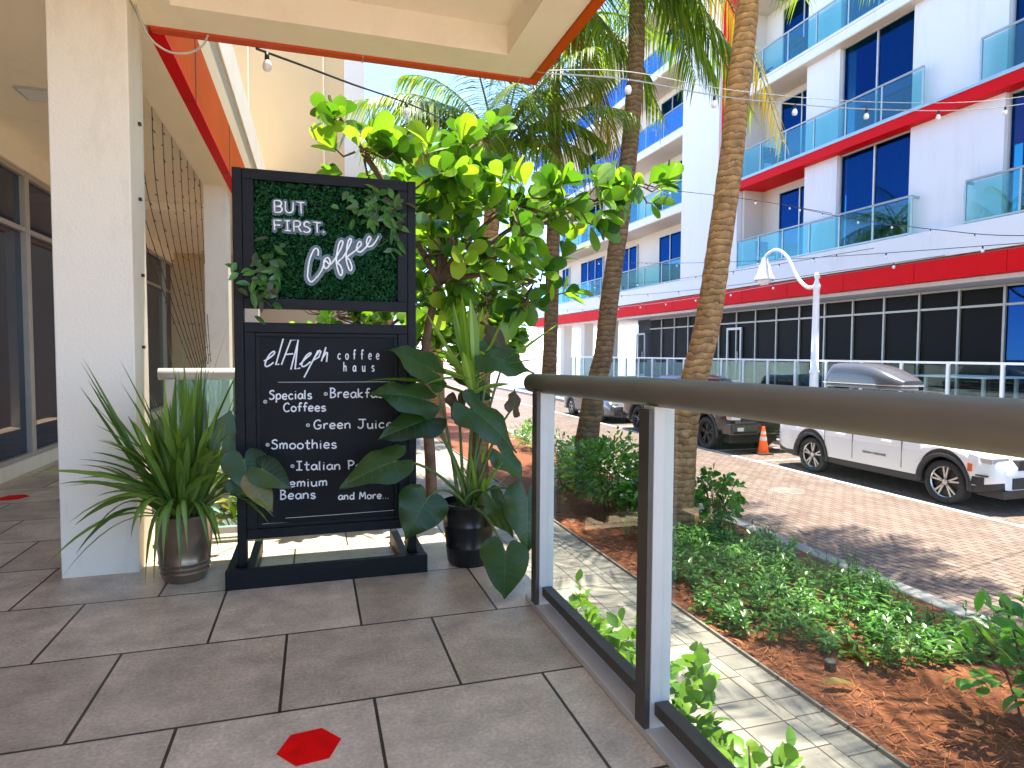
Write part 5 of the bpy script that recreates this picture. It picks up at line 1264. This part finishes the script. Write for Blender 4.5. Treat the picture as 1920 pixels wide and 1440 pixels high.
# grey saloon behind
sa, hs_ = vehicle('parked_car', 'grey saloon car parked behind the black pickup', 'car', (11.3, 23.8, Z_ROAD), -PI/2, M['cargrey'], 4.8, .92, (1.45, -1.4), .34, .39,
    lambda x: .24, lambda x: interp([(-2.4, .95), (1.0, .92), (2.1, .78), (2.4, .6)], x),
    lambda x: interp([(-2.4, 1.0), (-1.7, 1.12), (-1.0, 1.40), (.1, 1.45), (1.1, .98), (2.1, .82), (2.4, .62)], x),
    lambda x: interp([(-2.4, .8), (-1, .74), (.3, .72), (1.1, .88), (2.4, .9)], x), ((-1.1, -.2), (-.1, .75)), clad=.08)
for sg in (-1, 1): MB().box(2.05, 2.32, sg*.66-.14, sg*.66+.14, .62, .74).build('headlight', M['lens'], sa, local=True, bevel=.02)
MB().box(2.25, 2.42, -.4, .4, .34, .58).build('grille', M['trim'], sa, local=True)

# orange cone
cn = thing('traffic_cone', 'orange traffic cone with white bands standing on a parking bay line', 'traffic cone', (11.15, 13.9, Z_ROAD))
M['orange'] = mat('cone_orange', (0.82, 0.10, 0.012), 0.5, 0.05, 10); M['coneband'] = mat('reflective_band', (0.78, 0.76, 0.72), 0.4, 0.05, 10)
cc = (11.15, 13.9, Z_ROAD)
MB().prism([(cc[0]-.19, cc[1]-.19), (cc[0]+.19, cc[1]-.19), (cc[0]+.19, cc[1]+.19), (cc[0]-.19, cc[1]+.19)], 'z', Z_ROAD+.001, Z_ROAD+.035).build('base', M['trim'], cn, bevel=.02)
MB().lathe([(.145, .035), (.035, .72), (.03, .725), (0, .725)], cc, 24).build('body', M['orange'], cn, smooth=True)
for a, b in ((.36, .46), (.52, .60)):
    ra = .145-.110*(a-.035)/.685+.002; rb2 = .145-.110*(b-.035)/.685+.002
    MB().lathe([(ra, a), (rb2, b)], cc, 24).build('band', M['coneband'], cn, smooth=True)

# street lamp
lp = thing('street_lamp', 'white street lamp with curved arm and bell shade beside the terrace', 'street lamp', (12.9, 14.1, -1.42))
lx, ly = 12.9, 14.1
MB().lathe([(.20, 0), (.20, .3), (.14, .42), (.125, .6), (.112, 2.0), (.112, 2.08), (.125, 2.10), (.125, 2.16), (.10, 2.18), (.08, 4.35), (.10, 4.38), (.10, 4.45), (.07, 4.5), (.045, 4.62), (.07, 4.70), (.045, 4.78), (0, 4.80)], (lx, ly, -1.42), 16).build('pole', M['whitepaint'], lp, smooth=True)
MB().tube(catmull([(lx, ly, 3.0), (lx, ly+.35, 3.02), (lx, ly+.75, 3.35), (lx, ly+1.15, 3.95), (lx, ly+1.6, 4.22), (lx, ly+2.0, 4.15), (lx, ly+2.1, 4.02)], 6), [.052]*14+[.046]*12+[.042]*11, 10).build('arm', M['whitepaint'], lp, smooth=True)
so = MB().lathe([(.04, .28), (.09, .22), (.10, .10), (.16, .02), (.20, -.18), (.29, -.36), (.31, -.40), (.29, -.42), (.27, -.40)], (lx, ly+2.1, 3.80), 24).build('lamp_shade', M['whitepaint'], lp, smooth=True)
MB().lathe([(.20, 0), (.19, -.10), (.10, -.18), (0, -.20)], (lx, ly+2.1, 3.44), 16).build('bulb', M['bulb'], so, smooth=True)

# ------------------------------------------------------------------ string lights
def string(label, pts, bulbs, rad=.006, pale=False, size=1.0, sag_n=8):
    t = thing('string_lights', label, 'string lights', pts[0], 'strings of bulbs over the street')
    P = catmull(pts, sag_n)
    MB().tube(P, rad, 5).build('wire', M['wire_pale' if pale else 'wire'], t, smooth=True)
    Ls = [0]
    for a, b in zip(P[:-1], P[1:]): Ls.append(Ls[-1]+(b-a).length)
    for q in bulbs:
        d = q*Ls[-1]; k = max(i for i in range(len(Ls)) if Ls[i] <= d); k = min(k, len(P)-2)
        p = P[k].lerp(P[k+1], (d-Ls[k])/max(1e-6, Ls[k+1]-Ls[k])); s = size*.78
        so_ = MB().lathe([(0, 0), (.016*s, 0), (.018*s, -.06*s), (0, -.062*s)], p, 10).build('socket', M['socket'], t, smooth=True)
        MB().lathe([(.012*s, -.05*s), (.030*s, -.08*s), (.036*s, -.105*s), (.028*s, -.135*s), (0, -.145*s)], p, 12).build('bulb', M['bulb'], so_, smooth=True)
string('string of bulbs from the canopy corner down past the large-leaved tree to the building opposite', [(-0.308, 4.13, 2.95), (0.21, 5.0, 3.181), (1.35, 7.0, 3.70), (3.0, 10.5, 4.35), (6.5, 14.5, 5.35), (11.5, 15.5, 5.55), (14.5, 15.32, 5.30)], [.005, .11, .27, .60, .74, .81, .88, .95], .008)
string('string of bulbs along the front of the white terrace parapet', [(14.4, 17.2, 5.95), (14.5, 15.32, 5.25), (14.5, 13.94, 4.80), (14.5, 11.87, 4.19), (14.5, 9.9, 3.72), (14.5, 6.0, 3.2)], [.02, .14, .26, .36, .46, .56, .66, .76, .88], .010)
string('high double wire string of bulbs from the canopy corner across the street', [(1.50, 4.1, 3.03), (2.38, 4.6, 3.30), (3.8, 5.2, 3.55), (6.0, 5.75, 3.90), (8.5, 6.3, 4.4), (12, 7.2, 5.4)], [.09, .20, .31, .42, .55, .7], .006, True)
string('thin upper wire running beside the high string of bulbs', [(1.50, 4.1, 3.05), (2.38, 4.6, 3.36), (3.8, 5.2, 3.62), (6.0, 5.75, 3.98), (8.5, 6.3, 4.5), (12, 7.2, 5.5)], [], .004, True)
for i, (a, b, lab) in enumerate((((14.6, 33, 6.3), (14.6, 9.5, 3.55), 'long sagging string of bulbs at balcony height on the far wing'), ((14.7, 36, 5.2), (14.7, 14.0, 4.1), 'string of bulbs just above the white parapet of the far wing'),
                               ((14.8, 36, 4.55), (14.8, 12.0, 3.62), 'string of bulbs across the middle of the white parapet'), ((14.9, 38, 3.95), (14.9, 17.0, 3.55), 'lowest string of bulbs close above the red band'))):
    A_, B_ = Vector(a), Vector(b); pts = [A_.lerp(B_, k/5)-Vector((0, 0, .25*math.sin(PI*k/5))) for k in range(6)]
    string(lab, pts, [.06+.11*k for k in range(9)], .009, i == 3, 1.35)

# curtain of fairy light wires along the walkway edge
fc = thing('fairy_light_curtain', 'curtain of thin brown fairy light wires hanging between the columns', 'fairy lights', (-1.12, 5.9, 2.95))
r = random.Random(81)
for k in range(10):
    y = 4.35+k*.345; mb = MB(); top = Vector((-1.128, y, 2.965)); end = Vector((-1.10+.006*k, 6.85+.06*k, 0.9+.02*k))
    mid1 = Vector((-1.126, y+.10+.02*k*.3, 2.35)); mid2 = Vector((-1.118, y+.26+(7.4-y)*.28, 1.70))
    P = catmull([top, mid1, mid2, end], 12); mb.tube(P, .0032, 5)
    for p in P[2::2]:
        mb.tube([p, p+Vector((r.uniform(-.01, .01), r.uniform(.02, .06)*r.choice((-1, 1, 1)), r.uniform(-.02, .01)))], .0045, 5)
    mb.build('wire', M['wire'], fc)
